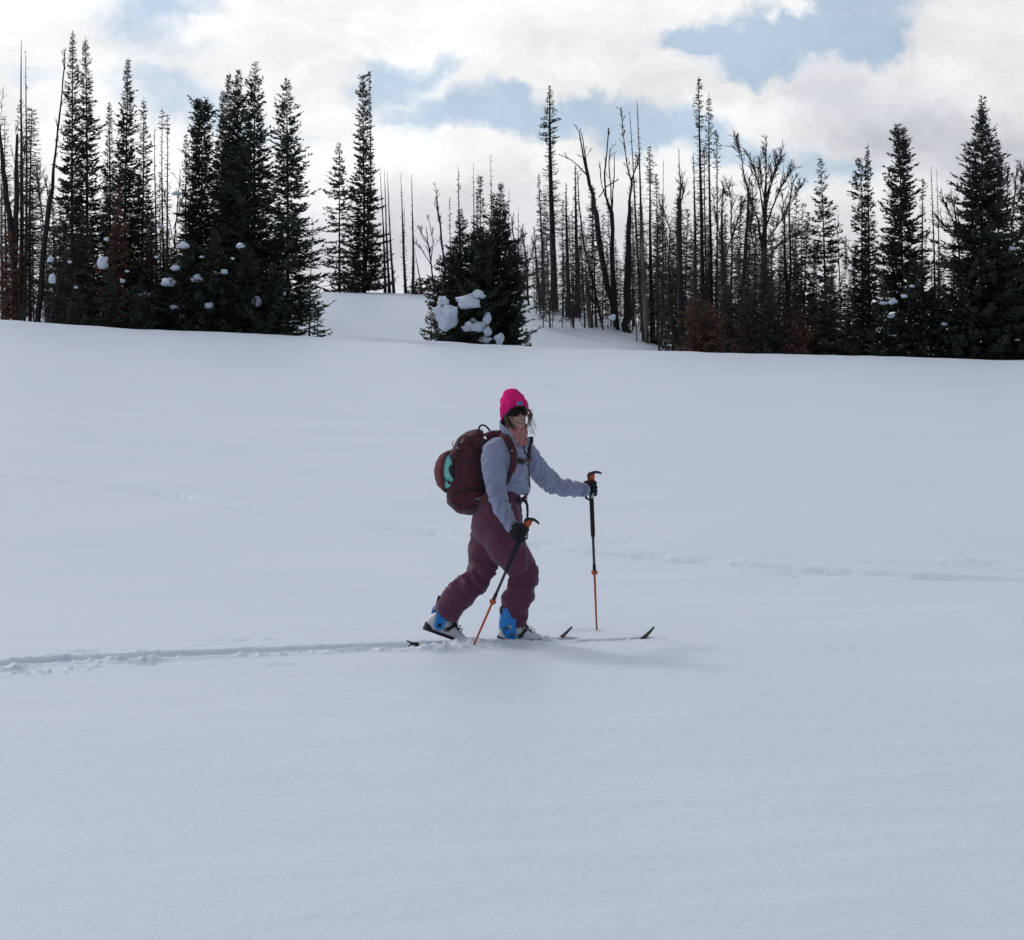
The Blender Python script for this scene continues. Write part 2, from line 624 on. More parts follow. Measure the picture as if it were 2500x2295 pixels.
# ------------------------------------------------------------------ trees
M['needles'] = mat('fir_needles', (0.032, 0.056, 0.036), 0.75, (0.060, 0.066, 0.040), 0.9, lo=0.42, hi=0.75)
M['needles_dark'] = mat('fir_needles_dark', (0.032, 0.048, 0.034), 0.8, (0.056, 0.058, 0.038), 0.8, lo=0.4, hi=0.8)
M['needles_mixed'] = mat('fir_needles_part_dead', (0.028, 0.042, 0.028), 0.8, (0.095, 0.054, 0.036), 0.55, lo=0.44, hi=0.60)
M['needles_brown'] = mat('dead_brown_needles', (0.120, 0.074, 0.052), 0.85, (0.058, 0.046, 0.038), 1.1, lo=0.4, hi=0.7)
M['needles_rust'] = mat('dead_rusty_needles', (0.160, 0.070, 0.046), 0.85, (0.085, 0.050, 0.038), 1.4, lo=0.4, hi=0.7)
M['twigs'] = mat('bare_grey_twigs', (0.125, 0.102, 0.094), 0.9, (0.058, 0.047, 0.044), 1.5)
M['bark'] = mat('fir_bark', (0.070, 0.050, 0.042), 0.9, (0.030, 0.022, 0.020), 4.0, bump=0.5, bump_scale=30, stretch=(1, 1, 0.25))
M['char'] = mat('charred_bark', (0.012, 0.011, 0.012), 0.8, (0.034, 0.029, 0.028), 3.0, bump=0.6, bump_scale=26, stretch=(1, 1, 0.2), lo=0.5, hi=0.75)
M['grey_bark'] = mat('weathered_grey_bark', (0.060, 0.049, 0.046), 0.9, (0.028, 0.023, 0.023), 3.0, bump=0.5, bump_scale=26, stretch=(1, 1, 0.2))
M['pale_wood'] = mat('bare_pale_wood', (0.22, 0.175, 0.145), 0.85, (0.07, 0.055, 0.048), 4.0, bump=0.5, bump_scale=30, stretch=(1, 1, 0.15), lo=0.45, hi=0.62)

SC = 1.0


def stick_verts(p0, p1, r0, r1, bend=None, sides=3, rng=None):
    """many tapered sticks at once: p0, p1 (n,3), r0, r1 (n,), bend (n,3) moves the middle. Returns verts, quads"""
    n = len(p0)
    pm = (p0 + p1) / 2 + (bend if bend is not None else 0)
    d = p1 - p0
    d = d / np.maximum(np.linalg.norm(d, axis=1, keepdims=True), 1e-6)
    up = np.where(np.abs(d[:, 2:3]) > 0.9, np.array([[1.0, 0, 0]]), np.array([[0, 0, 1.0]]))
    a = np.cross(d, up); a /= np.linalg.norm(a, axis=1, keepdims=True)
    b = np.cross(d, a)
    V = np.zeros((n, 3, sides, 3))
    for k in range(sides):
        an = 2 * math.pi * k / sides
        off = a * math.cos(an) + b * math.sin(an)
        V[:, 0, k] = p0 + off * r0[:, None]
        V[:, 1, k] = pm + off * ((r0 + r1) / 2)[:, None]
        V[:, 2, k] = p1 + off * r1[:, None]
    base = (np.arange(n) * 3 * sides)[:, None]
    q = []
    for lvl in range(2):
        for k in range(sides):
            k2 = (k + 1) % sides
            q.append([lvl * sides + k, lvl * sides + k2, (lvl + 1) * sides + k2, (lvl + 1) * sides + k])
    q = np.array(q)
    F = (base[:, :, None] + q[None]).reshape(-1, 4)
    return V.reshape(-1, 3), F


def trunk_mesh(pts, radii, sides=8, rng=None, rough=0.10):
    """one tapered, slightly knobbly trunk along pts; returns verts, quads (open top closed by a tip ring)"""
    pts = np.asarray(pts, float); radii = np.asarray(radii, float)
    n = len(pts)
    V, F = [], []
    for i in range(n):
        t = pts[min(i + 1, n - 1)] - pts[max(i - 1, 0)]
        t /= np.linalg.norm(t)
        ref = np.array((1.0, 0, 0)) if abs(t[0]) < 0.9 else np.array((0, 1.0, 0))
        a = np.cross(t, ref); a /= np.linalg.norm(a)
        b = np.cross(t, a)
        for k in range(sides):
            an = 2 * math.pi * k / sides
            r = radii[i] * (1 + rough * (rng.random() - 0.5) * 2)
            V.append(pts[i] + (a * math.cos(an) + b * math.sin(an)) * r)
    for i in range(n - 1):
        for k in range(sides):
            k2 = (k + 1) % sides
            F.append([i * sides + k, (i + 1) * sides + k, (i + 1) * sides + k2, i * sides + k2])
    top = (n - 1) * sides
    for k in range(0, sides - 2, 2):
        F.append([top, top + k + 1, top + k + 2, top + (k + 3) % sides if k + 3 < sides else top + k + 2])
    F = [f for f in F if len(set(f)) == 4]
    return np.array(V), np.array(F)


def merge(parts):
    V, F, o = [], [], 0
    for v, f in parts:
        if len(v) == 0:
            continue
        V.append(v); F.append(np.asarray(f) + o); o += len(v)
    return np.vstack(V), np.vstack(F)


def prof(t, pts):
    return np.interp(t, [p[0] for p in pts], [p[1] for p in pts])


SPIRE = [(0, .04), (.06, .15), (.2, .32), (.4, .56), (.6, .78), (.8, .96), (.93, 1.0), (1, .9)]
CONE = [(0, .03), (.1, .2), (.3, .46), (.6, .78), (.85, 1.0), (1, .85)]
BUSH = [(0, .10), (.12, .45), (.35, .8), (.7, 1.0), (1, .9)]
COLUMN = [(0, .12), (.05, .42), (.2, .50), (.45, .60), (.7, .78), (.9, 1.0), (1, .9)]
BLUNT = [(0, .14), (.06, .30), (.2, .42), (.4, .62), (.55, .80), (.8, 1.0), (1, .9)]


def axis_at(axis, z):
    """axis: list of (x,y,z) trunk points; position of the trunk at height z"""
    zs = [p[2] for p in axis]
    return np.array([np.interp(z, zs, [p[0] for p in axis]), np.interp(z, zs, [p[1] for p in axis]), z * np.ones_like(z)]).T


def crown(h, hw, z0, profile, seed, dens=1.0, gap=0.10, axis=None, spacing=0.135, per=7, spray=1.0, up=0.18, fat=1.0, leader=True):
    """a fir's needle crown: whorls of branches, each set with many small needle sprays"""
    rng = np.random.default_rng(seed)
    axis = axis or [(0, 0, 0), (0, 0, h)]
    L = h - z0
    zs = []
    z = z0
    lead = 0.014 * h * (0.5 + rng.random()) if leader else 0.05
    while z < h - lead:
        t = (h - z) / L
        zs.append(z)
        z += spacing * (0.55 + 0.75 * t) * (0.8 + 0.4 * rng.random())
    B0, PHI, LEN, EL, CURL = [], [], [], [], []
    # a few long-wave irregularities round the crown, so the outline is uneven
    ph = rng.random(6) * 6.28
    for z in zs:
        t = (h - z) / L
        w = hw * prof(t, profile)
        n = max(3, int(per * (0.55 + 0.6 * t)))
        off = rng.random() * 6.28
        for k in range(n):
            if rng.random() < gap:
                continue
            phi = off + 6.283 * k / n + rng.normal() * 0.35
            irr = 1 + 0.16 * math.sin(phi * 2 + ph[0] + z * 2.1) + 0.14 * math.sin(phi + ph[1] + z * 4.3) + 0.10 * math.sin(z * 9 + ph[2])
            ln = w * irr * (0.58 + 0.60 * rng.random())
            if rng.random() < 0.10:
                ln *= 1.30
            B0.append(z + rng.normal() * 0.03); PHI.append(phi); LEN.append(max(ln, 0.04))
            EL.append(up + (0.75 - 0.95 * min(1, t * 1.6)) * 0.75 + rng.normal() * 0.10)
            CURL.append(0.10 + 0.22 * t + rng.normal() * 0.05)
    B0, PHI, LEN, EL, CURL = map(np.array, (B0, PHI, LEN, EL, CURL))
    A = axis_at(axis, B0)
    nb = len(B0)
    # droop first then upturned tip
    def pt(i, s):
        l = LEN[i]
        hx = l * s * np.cos(EL[i] * 0.6)
        zz = l * (s * np.sin(EL[i] - 0.25) + CURL[i] * 1.3 * s ** 2.2)
        return np.stack([A[i, 0] + hx * np.cos(PHI[i]), A[i, 1] + hx * np.sin(PHI[i]), B0[i] + zz], -1)
    cnt = np.maximum(7, (LEN / 0.029 * dens)).astype(int)
    I = np.repeat(np.arange(nb), cnt)
    S = 1 - rng.random(len(I)) ** 0.85 * 0.92
    p = pt(I, S)
    pe = pt(I, S + 0.05)
    d = pe - p
    d /= np.linalg.norm(d, axis=1, keepdims=True)
    lat = np.cross(d, np.array([0, 0, 1.0]))
    lat /= np.maximum(np.linalg.norm(lat, axis=1, keepdims=True), 1e-6)
    upv = np.cross(lat, d)
    sgn = np.where(rng.random(len(I)) < 0.5, -1, 1)
    ang = (0.35 + 0.75 * rng.random(len(I))) * sgn
    ln = (0.035 + 0.04 * np.clip(LEN[I] / .4, 0, 1) + 0.11 * rng.random(len(I)) + 0.26 * LEN[I] * (1.05 - S)) * spray
    dirv = d * np.cos(ang)[:, None] + lat * np.sin(ang)[:, None] + upv * (rng.normal(size=len(I)) * 0.29 + 0.05)[:, None]
    dirv /= np.linalg.norm(dirv, axis=1, keepdims=True)
    wv = np.cross(dirv, upv + rng.normal(size=(len(I), 3)) * 0.75)
    wv /= np.maximum(np.linalg.norm(wv, axis=1, keepdims=True), 1e-6)
    w = (0.020 + 0.024 * rng.random(len(I))) * fat * np.clip(LEN[I] / 0.45, 0.50, 1.0)
    # keep roots near the branch
    a = p
    tip = p + dirv * ln[:, None]
    m = p + dirv * (ln * 0.45)[:, None]
    V = np.stack([a, m + wv * w[:, None], tip, m - wv * w[:, None]], 1).reshape(-1, 3)
    F = np.arange(len(I) * 4).reshape(-1, 4)
    # branch wood
    bi = np.arange(nb)
    q0, q1 = pt(bi, 0.0), pt(bi, 0.95)
    qm = pt(bi, 0.5) - (q0 + q1) / 2
    wood = stick_verts(q0, q1, 0.006 + LEN * 0.008, np.full(nb, 0.003), qm)
    return (V, F), wood


def lean_axis(h, lean, seed, wob=0.012):
    rng = np.random.default_rng(seed)
    n = 10
    out = []
    px, py = rng.random(2) * 6.28
    for i in range(n + 1):
        t = i / n
        out.append((lean[0] * t + wob * h * math.sin(t * 3 + px) * t * (1 - t), lean[1] * t + wob * h * math.sin(t * 4 + py) * t * (1 - t), h * t))
    return out


def put_fir(label, base, h, hw, z0=0.04, profile=SPIRE, seed=1, mt='needles', name='fir_tree', category='tree', lean=0.0, group=None,
            trunk_r=None, dens=1.0, gap=0.10, bark='bark', extra_twigs=0, second=None, **kw):
    """second: (dx, h2, hw2) a second leader rising beside the first"""
    rng = np.random.default_rng(seed + 7)
    t = thing(name, label, category, base, group)
    axis = lean_axis(h, (lean, 0), seed)
    tr = trunk_r or 0.0075 * h + 0.015
    n = len(axis)
    tv = [trunk_mesh(axis, [tr * (1 - 0.93 * (i / (n - 1)) ** 0.9) * (1.35 if i == 0 else 1) for i in range(n)], 7, rng)]
    cr, wood = crown(h, hw, z0 * h if z0 < 1 else z0, profile, seed, dens, gap, axis, **kw)
    cs = [cr]
    tv.append(wood)
    if second:
        dx, h2, hw2 = second
        ax2 = [(axis[k][0] + dx * min(1, (k / (n - 1)) * 2.0), 0.1, h2 * k / (n - 1)) for k in range(n)]
        tv.append(trunk_mesh(ax2, [tr * .8 * (1 - 0.93 * (i / (n - 1))) for i in range(n)], 6, rng))
        c2, w2 = crown(h2, hw2, h2 * 0.35, profile, seed + 55, dens, gap, ax2, **kw)
        cs.append(c2); tv.append(w2)
    if extra_twigs:
        tv.append(twig_set(axis, h, 0.05 * h, z0 * h * 1.1 + 0.5, hw * 0.85, int(extra_twigs * 1.4), rng))
    v, f = merge(tv)
    link('trunk', mesh_from('trunk', v, f, [M[bark]]), t)
    v, f = merge(cs)
    link('crown', mesh_from('crown', v, f, [M[mt]], smooth=False), t)
    return t


def twig_set(axis, h, z0, z1, ln, n, rng, droop=-0.1, sub=2, top=1.0, thick=1.0, prof_=None):
    """bare branches with side twigs"""
    zs = z0 + (z1 - z0) * rng.random(n)
    phi = rng.random(n) * 6.283
    rel = (z1 - zs) / max(z1 - z0, 1e-3)
    w = ln * (prof(rel, prof_) if prof_ is not None else (0.25 + 0.75 * np.minimum(1, rel * 1.6)))
    le = w * (0.35 + 0.65 * rng.random(n))
    A = axis_at(axis, zs)
    el = droop + rng.normal(size=n) * 0.22 + 0.35 * (1 - rel) * top
    d = np.stack([np.cos(phi) * np.cos(el), np.sin(phi) * np.cos(el), np.sin(el)], -1)
    p1 = A + d * le[:, None]
    bend = np.stack([rng.normal(size=n) * 0.04, rng.normal(size=n) * 0.04, -0.10 + rng.normal(size=n) * 0.05], -1) * le[:, None]
    parts = [stick_verts(A, p1, (0.012 + 0.014 * le) * thick, np.full(n, 0.008) * thick, bend)]
    for s_ in range(sub):
        tt = 0.35 + 0.55 * rng.random(n)
        q = A + d * (le * tt)[:, None] + bend * (1 - np.abs(2 * tt - 1))[:, None]
        a2 = phi + rng.choice([-1, 1], n) * (0.5 + 0.5 * rng.random(n))
        e2 = el + rng.normal(size=n) * 0.4
        d2 = np.stack([np.cos(a2) * np.cos(e2), np.sin(a2) * np.cos(e2), np.sin(e2)], -1)
        l2 = le * (0.25 + 0.35 * rng.random(n))
        parts.append(stick_verts(q, q + d2 * l2[:, None], np.full(n, 0.011) * thick, np.full(n, 0.006) * thick,
                                 rng.normal(size=(n, 3)) * 0.03 * l2[:, None]))
    return merge(parts)


def put_dead(label, base, h, seed=1, lean=0.0, r=None, tw=60, ln=0.5, z0=0.10, bark='char', tuft=None, name='dead_tree', group=None,
             wob=0.02, sub=2, droop=-0.1, needles=None, broken=0.0, extra=None, category='dead tree', ztop=1.0, curve=None, tmat='twigs'):
    rng = np.random.default_rng(seed)
    t = thing(name, label, category, base, group)
    axis = lean_axis(h, (lean, (rng.random() - .5) * 0.04 * h), seed, wob)
    if curve:
        axis = [(np.interp(k / 10, [c[0] for c in curve], [c[1] for c in curve]), 0.02 * h * math.sin(k * .7), h * k / 10) for k in range(11)]
    r = r or 0.007 * h + 0.02
    n = len(axis)
    rad = [r * (1 - (1 - max(broken, 0.08)) * (i / (n - 1)) ** 1.0) * (1.3 if i == 0 else 1) for i in range(n)]
    tv = [trunk_mesh(axis, rad, 7, rng, 0.16)]
    if broken:
        tx = axis[-1]
        for q in range(3):
            an = rng.random() * 6.28
            p0 = np.array([[tx[0] + math.cos(an) * rad[-1] * .4, tx[1] + math.sin(an) * rad[-1] * .4, h - 0.05]])
            tv.append(stick_verts(p0, p0 + np.array([[0, 0, 0.12 + 0.25 * rng.random()]]), np.array([rad[-1] * .55]), np.array([0.004])))
    v, f = merge(tv)
    link('trunk', mesh_from('trunk', v, f, [M[bark]]), t)
    bv = []
    if tw:
        bv.append(twig_set(axis, h, z0 * h, h * ztop * 0.995, ln, tw, rng, droop, sub))
    if extra:
        bv.extend(extra(rng, axis, h))
    if bv:
        v, f = merge(bv)
        link('branches', mesh_from('branches', v, f, [M[tmat]]), t, kind='stuff')
    if tuft:
        th, thw, tm = tuft            # length of the tuft, half width, material
        (cv, cf), wood = crown(h, thw, h - th, [(0, .06), (.2, .4), (.6, 1), (1, .7)], seed + 3, 0.8, 0.2, axis, spacing=0.13, per=6)
        link('crown', mesh_from('crown', cv, cf, [M[tm]], smooth=False), t)
    if needles:
        nh, nhw, tm, dn = needles
        (cv, cf), wood = crown(nh, nhw, 0.1, CONE, seed + 9, dn, 0.25, axis, spacing=0.2, per=6)
        link('crown', mesh_from('crown', cv, cf, [M[tm]], smooth=False), t)
    return t


def place(top, base, d=None):
    """tree foot on the snow, its height, and its sideways lean, from the top's and the foot's place in the picture"""
    if d is None or (1288 < base[0] < 1655 and base[1] < 848):
        h_ = gpt(*base)
        if h_ is not None and (d is None or h_[1] > 81):
            d = h_[1]
        elif d is None:
            d = 119.0
    g = P(base[0], base[1], d)
    z = float(base_height(np.array([g[0]]), np.array([g[1]]))[0])
    t = P(top[0], top[1], d)
    return (g[0], d, z - 0.03), t[2] - z + 0.03, t[0] - g[0], d


SEEN = {}
_seed = [100]


def F(label, top, base, hwpx, d=None, **kw):
    loc, h, lean, d = place(top, base, d)
    _seed[0] += 13
    kw.setdefault('seed', _seed[0])
    return put_fir(label, loc, h, hwpx * 1.12 * d / FPX, lean=lean, **kw)


def Dd(label, top, base, d=None, lnpx=14, rpx=None, **kw):
    lnpx *= 1.25
    kw['tw'] = int(kw.get('tw', 60) * 1.3)
    loc, h, lean, d = place(top, base, d)
    _seed[0] += 13
    kw.setdefault('seed', _seed[0])
    if rpx:
        kw['r'] = rpx * d / FPX
    if 'r' in kw:
        kw['r'] *= 0.86
    return put_dead(label, loc, h, ln=lnpx * d / FPX, lean=lean, **kw)


def limb_tree(label, base_px, d, limbs, name='dead_tree', bark='char', seed=1, twigs=0, twln=0.5, group=None, tmat='twigs', category='dead tree'):
    """limbs: list of pixel polylines with a width in photo pixels at each point: [((x,y,w), ...), ...]; the first is the trunk"""
    rng = np.random.default_rng(seed)
    if 1285 < limbs[0][0][0] < 1655:
        h_ = gpt(limbs[0][0][0], limbs[0][0][1])
        if h_ is not None and h_[1] > 81:
            d = h_[1]
    g = P(base_px[0], base_px[1], d)
    z = float(base_height(np.array([g[0]]), np.array([g[1]]))[0])
    o = np.array((g[0], d, z - 0.05))
    t = thing(name, label, category, o, group)
    k = d / FPX
    bvs = []
    for li, pl in enumerate(limbs):
        pts, rad = [], []
        dep = 0.0
        dstep = (rng.random() - 0.5) * 0.9 * (0 if li == 0 else 1)
        for j, (x, y, w) in enumerate(pl):
            q = P(x, y, d) - o
            q[1] = dep + dstep * j / max(1, len(pl) - 1)
            pts.append(q); rad.append(max(w * k * (0.45 if w > 9 else 0.31), 0.007))
        if li == 0:
            pts[0][2] = -0.25
        # resample with a little wander
        P2, R2 = [], []
        for j in range(len(pts) - 1):
            for s in (0, 0.34, 0.67):
                P2.append(pts[j] * (1 - s) + pts[j + 1] * s + (rng.normal(size=3) * rad[j] * 0.25 if s else 0))
                R2.append(rad[j] * (1 - s) + rad[j + 1] * s)
        P2.append(pts[-1]); R2.append(rad[-1])
        v, f = trunk_mesh(P2, R2, 7, rng, 0.18)
        if li == 0:
            link('trunk', mesh_from('trunk', v, f, [M[bark]]), t)
        else:
            link('limb', mesh_from('limb', v, f, [M[bark]]), t)
        if twigs:
            n = max(3, int(twigs * len(pl) / 3))
            P2 = np.array(P2)
            ks = rng.integers(len(P2) // 3, len(P2) - 1, n)
            p0 = P2[ks] + (P2[ks + 1] - P2[ks]) * rng.random((n, 1))
            dirs = P2[ks + 1] - P2[ks]
            dirs /= np.linalg.norm(dirs, axis=1, keepdims=True)
            dd = dirs * 1.0 + rng.normal(size=(n, 3)) * 0.42
            dd[:, 2] += 0.35
            dd /= np.linalg.norm(dd, axis=1, keepdims=True)
            l1 = twln * (0.3 + 0.7 * rng.random(n))
            p1 = p0 + dd * l1[:, None]
            bvs.append(stick_verts(p0, p1, np.full(n, 0.015), np.full(n, 0.007), rng.normal(size=(n, 3)) * 0.05 * l1[:, None]))
            for q in range(3):
                tt = 0.4 + 0.6 * rng.random(n)
                s0 = p0 + dd * (l1 * tt)[:, None]
                d2 = dd + rng.normal(size=(n, 3)) * 0.38
                d2 /= np.linalg.norm(d2, axis=1, keepdims=True)
                bvs.append(stick_verts(s0, s0 + d2 * (l1 * 0.5)[:, None], np.full(n, 0.013), np.full(n, 0.006)))
    if bvs:
        v, f = merge(bvs)
        link('branches', mesh_from('branches', v, f, [M[tmat]]), t, kind='stuff')
    return t


# ---- left wood, from the left edge
Dd('tall bare grey spike with brushy dead twigs, second trunk from the left edge', (55, 100), (47, 765), 86, 30, 9, tw=230, sub=3, ztop=.80, bark='grey_bark')
Dd('thin bare pole standing just right of the tall grey spike at the left edge', (66, 126), (58, 752), 88, 16, 6, tw=90, bark='grey_bark')
Dd('brushy dead grey conifer with drooping twigs beside the far left spike', (78, 262), (72, 765), 87, 46, 6, tw=420, sub=3, bark='grey_bark', droop=-.2)
Dd('brushy dead conifer right at the left edge of the wood', (13, 284), (14, 768), 88, 34, 5, tw=220, sub=3, bark='grey_bark')
limb_tree('thick black charred trunk leaning in from the left edge', (42, 745), 85.5,
          [((42, 748, 17), (34, 640, 19), (22, 520, 16), (8, 420, 14), (0, 327, 9), (-8, 240, 6)),
           ((38, 640, 13), (40, 540, 14), (43, 430, 12), (47, 330, 9)), ((24, 500, 6), (48, 470, 4), (60, 400, 3), (66, 330, 2))], seed=3, twigs=12, twln=.7)
Dd('pale broken trunk stub at the far left, in front of rusty needles', (4, 460), (6, 765), 85, 8, 5, tw=14, bark='pale_wood', broken=.5)
F('rust red dead conifer at the far left edge', (22, 560), (22, 775), 36, 84.6, mt='needles_rust', profile=BUSH, z0=.05, gap=.2, name='rusty_conifer')
F('tiny green fir sapling on the snow beneath the leaning charred trunk', (52, 742), (52, 784), 11, 82.5, profile=CONE, z0=.1, name='fir_sapling', spacing=.09, spray=.5)
limb_tree('slender charred trunk leaning right across the two tallest left firs', (90, 772), 84.5,
          [((90, 774, 15), (104, 640, 15), (120, 500, 13), (136, 370, 9), (148, 260, 6.5), (157, 165, 5), (160, 141, 3))], seed=5, twigs=8, twln=.45)
F('tallest fir of the left wood, its thin spire beside the leaning charred trunk', (177, 74), (178, 775), 50, 90, profile=SPIRE, gap=.14, mt='needles', bark='bark')
F('second tallest fir of the left wood, just right of the tallest one', (208, 87), (214, 775), 52, 88.5, profile=SPIRE, gap=.12)
F('slim fir between the tall pair and the dense dark spire on the left', (267, 247), (266, 772), 36, 92, profile=SPIRE, gap=.14, mt='needles_mixed')
F('dense dark fir with a blunt bushy tip in the middle of the left wood', (313, 141), (302, 785), 58, 86.5, profile=SPIRE, gap=.06, mt='needles_dark', dens=1.1)
F('narrow fir close on the right of the dense dark blunt one', (351, 236), (346, 785), 44, 89, profile=SPIRE, gap=.12)
Dd('dead pole with a small tuft at its tip, left one of the tufted pair', (397, 262), (400, 785), 90, 12, 5, tw=90, tuft=(.9, .13, 'needles_dark'), bark='grey_bark')
Dd('dead pole with a small tuft at its tip, right one of the tufted pair', (408, 277), (412, 785), 91, 14, 5, tw=110, tuft=(.8, .12, 'needles_dark'), bark='grey_bark', sub=3)
Dd('twiggy dead pole just left of the tufted pair', (379, 310), (380, 785), 91.5, 12, 5, tw=130, bark='grey_bark')
limb_tree('grey forked bare snag between the tufted pair and the double topped fir', (425, 700), 92,
          [((425, 760, 6), (424, 640, 5), (428, 560, 4), (440, 430, 3)), ((424, 560, 4), (440, 500, 3), (455, 450, 2)), ((426, 600, 4), (410, 520, 3), (404, 470, 2))], bark='grey_bark', seed=9, twigs=14, twln=.5)
limb_tree('bare forked grey snag behind the leaning charred trunk', (118, 700), 93,
          [((118, 760, 7), (112, 600, 6), (100, 500, 5), (88, 400, 3)), ((112, 590, 5), (120, 500, 4), (114, 430, 2)), ((105, 530, 4), (92, 470, 3), (96, 400, 2))], bark='grey_bark', seed=10, twigs=16, twln=.6)
F('brown dying conifer in front of the second tallest left fir', (203, 500), (203, 785), 46, 84.8, mt='needles_brown', profile=CONE, z0=.08, gap=.2, name='brown_conifer')
F('rusty brown slim conifer in front of the dense dark blunt fir', (290, 452), (285, 792), 42, 84, mt='needles_rust', profile=SPIRE, z0=.08, gap=.2, name='brown_conifer')
F('brown ragged conifer left of the double topped fir', (372, 520), (372, 795), 50, 84.5, mt='needles_brown', profile=CONE, z0=.06, gap=.15, name='brown_conifer')
F('brown bushy conifer under the tufted dead pair', (410, 560), (408, 798), 42, 84, mt='needles_mixed', profile=CONE, z0=.05, gap=.12, name='brown_conifer')
Dd('leaning thin grey pole in front of the tallest left firs', (172, 545), (118, 742), 84.2, 22, 4, tw=60, bark='grey_bark', sub=3)
Dd('bare drooping grey conifer beside the leaning thin grey pole', (146, 500), (140, 760), 86, 40, 5, tw=260, bark='grey_bark', sub=3, droop=-.35)
Dd('short leaning dead stick at the foot of the left firs', (186, 668), (161, 776), 82.5, 12, 3, tw=20, bark='grey_bark')
F('small green fir in front of the brown dying conifer', (190, 690), (192, 782), 24, 83, profile=CONE, z0=.08, name='fir_sapling', gap=.1)
F('small dark fir with snow beside it, left of the big dense cluster', (270, 655), (268, 789), 34, 82.8, profile=CONE, z0=.05, name='young_fir', gap=.1)
F('small olive fir at the left foot of the big dense cluster', (345, 700), (345, 797), 40, 82.4, profile=BUSH, z0=.03, name='young_fir', mt='needles')
# ---- big dense cluster
F('double topped fir at the left of the big dense cluster', (492, 236), (490, 808), 62, 87, profile=COLUMN, gap=.06, mt='needles_dark', second=(-.26, 8.9, .55), dens=1.1)
F('thin reddish dying fir left of the double topped one', (455, 325), (455, 800), 30, 89, profile=SPIRE, gap=.2, mt='needles_brown')
F('slim fir behind, leftmost spire of the big dense cluster', (544, 218), (540, 808), 58, 91, profile=SPIRE, gap=.08, mt='needles_mixed')
F('reddish brown streaked fir in the heart of the big dense cluster', (559, 173), (556, 812), 66, 89, profile=SPIRE, gap=.06, mt='needles_mixed')
F('densest dark fir in the middle of the big cluster', (582, 167), (582, 815), 84, 86.5, profile=SPIRE, gap=.03, mt='needles_dark', dens=1.15)
F('tallest fir of the big dense cluster', (623, 149), (622, 816), 84, 85.2, profile=SPIRE, gap=.04, dens=1.1)
F('wide symmetric fir at the right end of the big dense cluster', (700, 185), (702, 820), 92, 84.5, profile=CONE, gap=.07, dens=1.0, spacing=.17)
F('dark young fir crowding the left front of the big cluster', (420, 607), (420, 800), 50, 83.4, profile=BUSH, z0=.03, mt='needles_dark', name='young_fir')
F('dark young fir under the double topped fir', (461, 587), (462, 806), 56, 83, profile=BUSH, z0=.03, mt='needles_dark', name='young_fir')
F('broad low fir filling the front of the big cluster', (522, 560), (524, 812), 70, 83, profile=CONE, z0=.03, mt='needles_dark', name='young_fir', dens=1.1)
F('broad low fir between the two tallest trees of the big cluster', (600, 590), (606, 816), 76, 83, profile=CONE, z0=.03, mt='needles_dark', name='young_fir', dens=1.1)
F('low fir at the right foot of the big cluster', (668, 640), (664, 819), 56, 82.8, profile=CONE, z0=.03, name='young_fir')
F('small separate fir sapling at the right foot of the big cluster', (774, 751), (775, 823), 24, 81.6, profile=CONE, z0=.06, name='fir_sapling', spacing=.12, spray=.7)
Dd('thin bare pole behind the right edge of the big cluster', (763, 530), (755, 705), 95, 18, 3, tw=40, bark='grey_bark')
# ---- the hill top
F('sparse slim fir standing alone on the hill, left of the tall thin one', (827, 345), (829, 714), 44, z0=.02, profile=[(0,.05),(.12,.3),(.35,.75),(.7,1),(.85,.7),(1,.9)], gap=.18, mt='needles_mixed', d=117, spacing=.26, dens=.75, fat=1.3)
F('very tall thin fir with a bushy knob at its tip on the hill', (885, 183), (889, 716), 64, z0=.02, profile=[(0,.26),(.04,.20),(.2,.24),(.45,.42),(.7,.72),(.9,1),(1,1)], gap=.06, mt='needles_mixed', d=117, spacing=.18, second=(.38, 12.1, .28), fat=1.2)
F('low bushy fir at the foot of the very tall thin fir on the hill', (858, 640), (862, 716), 30, profile=BUSH, d=116, z0=.03, name='young_fir', mt='needles_dark')
for i, (tx, ty, bx) in enumerate([(928, 405, 941), (938, 412, 951), (945, 418, 962)]):
    Dd(['left pole of the three bare ones right of the tall thin fir', 'middle pole of the three bare ones right of the tall thin fir',
        'right pole of the three bare ones right of the tall thin fir'][i], (tx, ty), (bx, 716), 118, 6, 4.2, tw=50, sub=1, name='bare_pole_tree', bark='grey_bark')
Dd('bare pole on the hill, left of a close thin pair', (978, 425), (991, 716), 118, 9, 4.5, tw=60, sub=1, name='bare_pole_tree', bark='grey_bark')
Dd('shorter faint bare pole tucked behind its taller neighbour on the hill', (987, 500), (989, 716), 119, 8, 3, tw=50, sub=1, name='bare_pole_tree', bark='grey_bark')
Dd('straight bare pole alone on the hill, left of the central cluster', (1005, 427), (1009, 716), 118, 9, 4.5, tw=70, sub=1, name='bare_pole_tree', bark='grey_bark')
Dd('thin leaning stick low on the hill by the straight bare pole', (1012, 606), (1032, 700), 117, 5, 3, tw=8, name='bare_pole_tree')
limb_tree('low forked bare snag on the hill left of the central cluster', (1058, 700), 116,
          [((1062, 716, 7), (1052, 640, 6), (1044, 590, 4), (1040, 551, 2)), ((1054, 650, 4), (1030, 610, 3), (1010, 590, 2)), ((1052, 640, 4), (1058, 590, 3), (1048, 540, 2)), ((1046, 600, 3), (1030, 570, 2), (1026, 560, 1.5))], seed=14, twigs=10, twln=.5)
F('low dark bush on the hill crest left of the central cluster', (1022, 684), (1024, 716), 30, 116, profile=BUSH, z0=.02, mt='needles_brown', name='bush', category='bush')
F('second low dark bush close to the central cluster on the hill crest', (1052, 676), (1056, 716), 24, 115, profile=BUSH, z0=.02, mt='needles_dark', name='bush', category='bush')
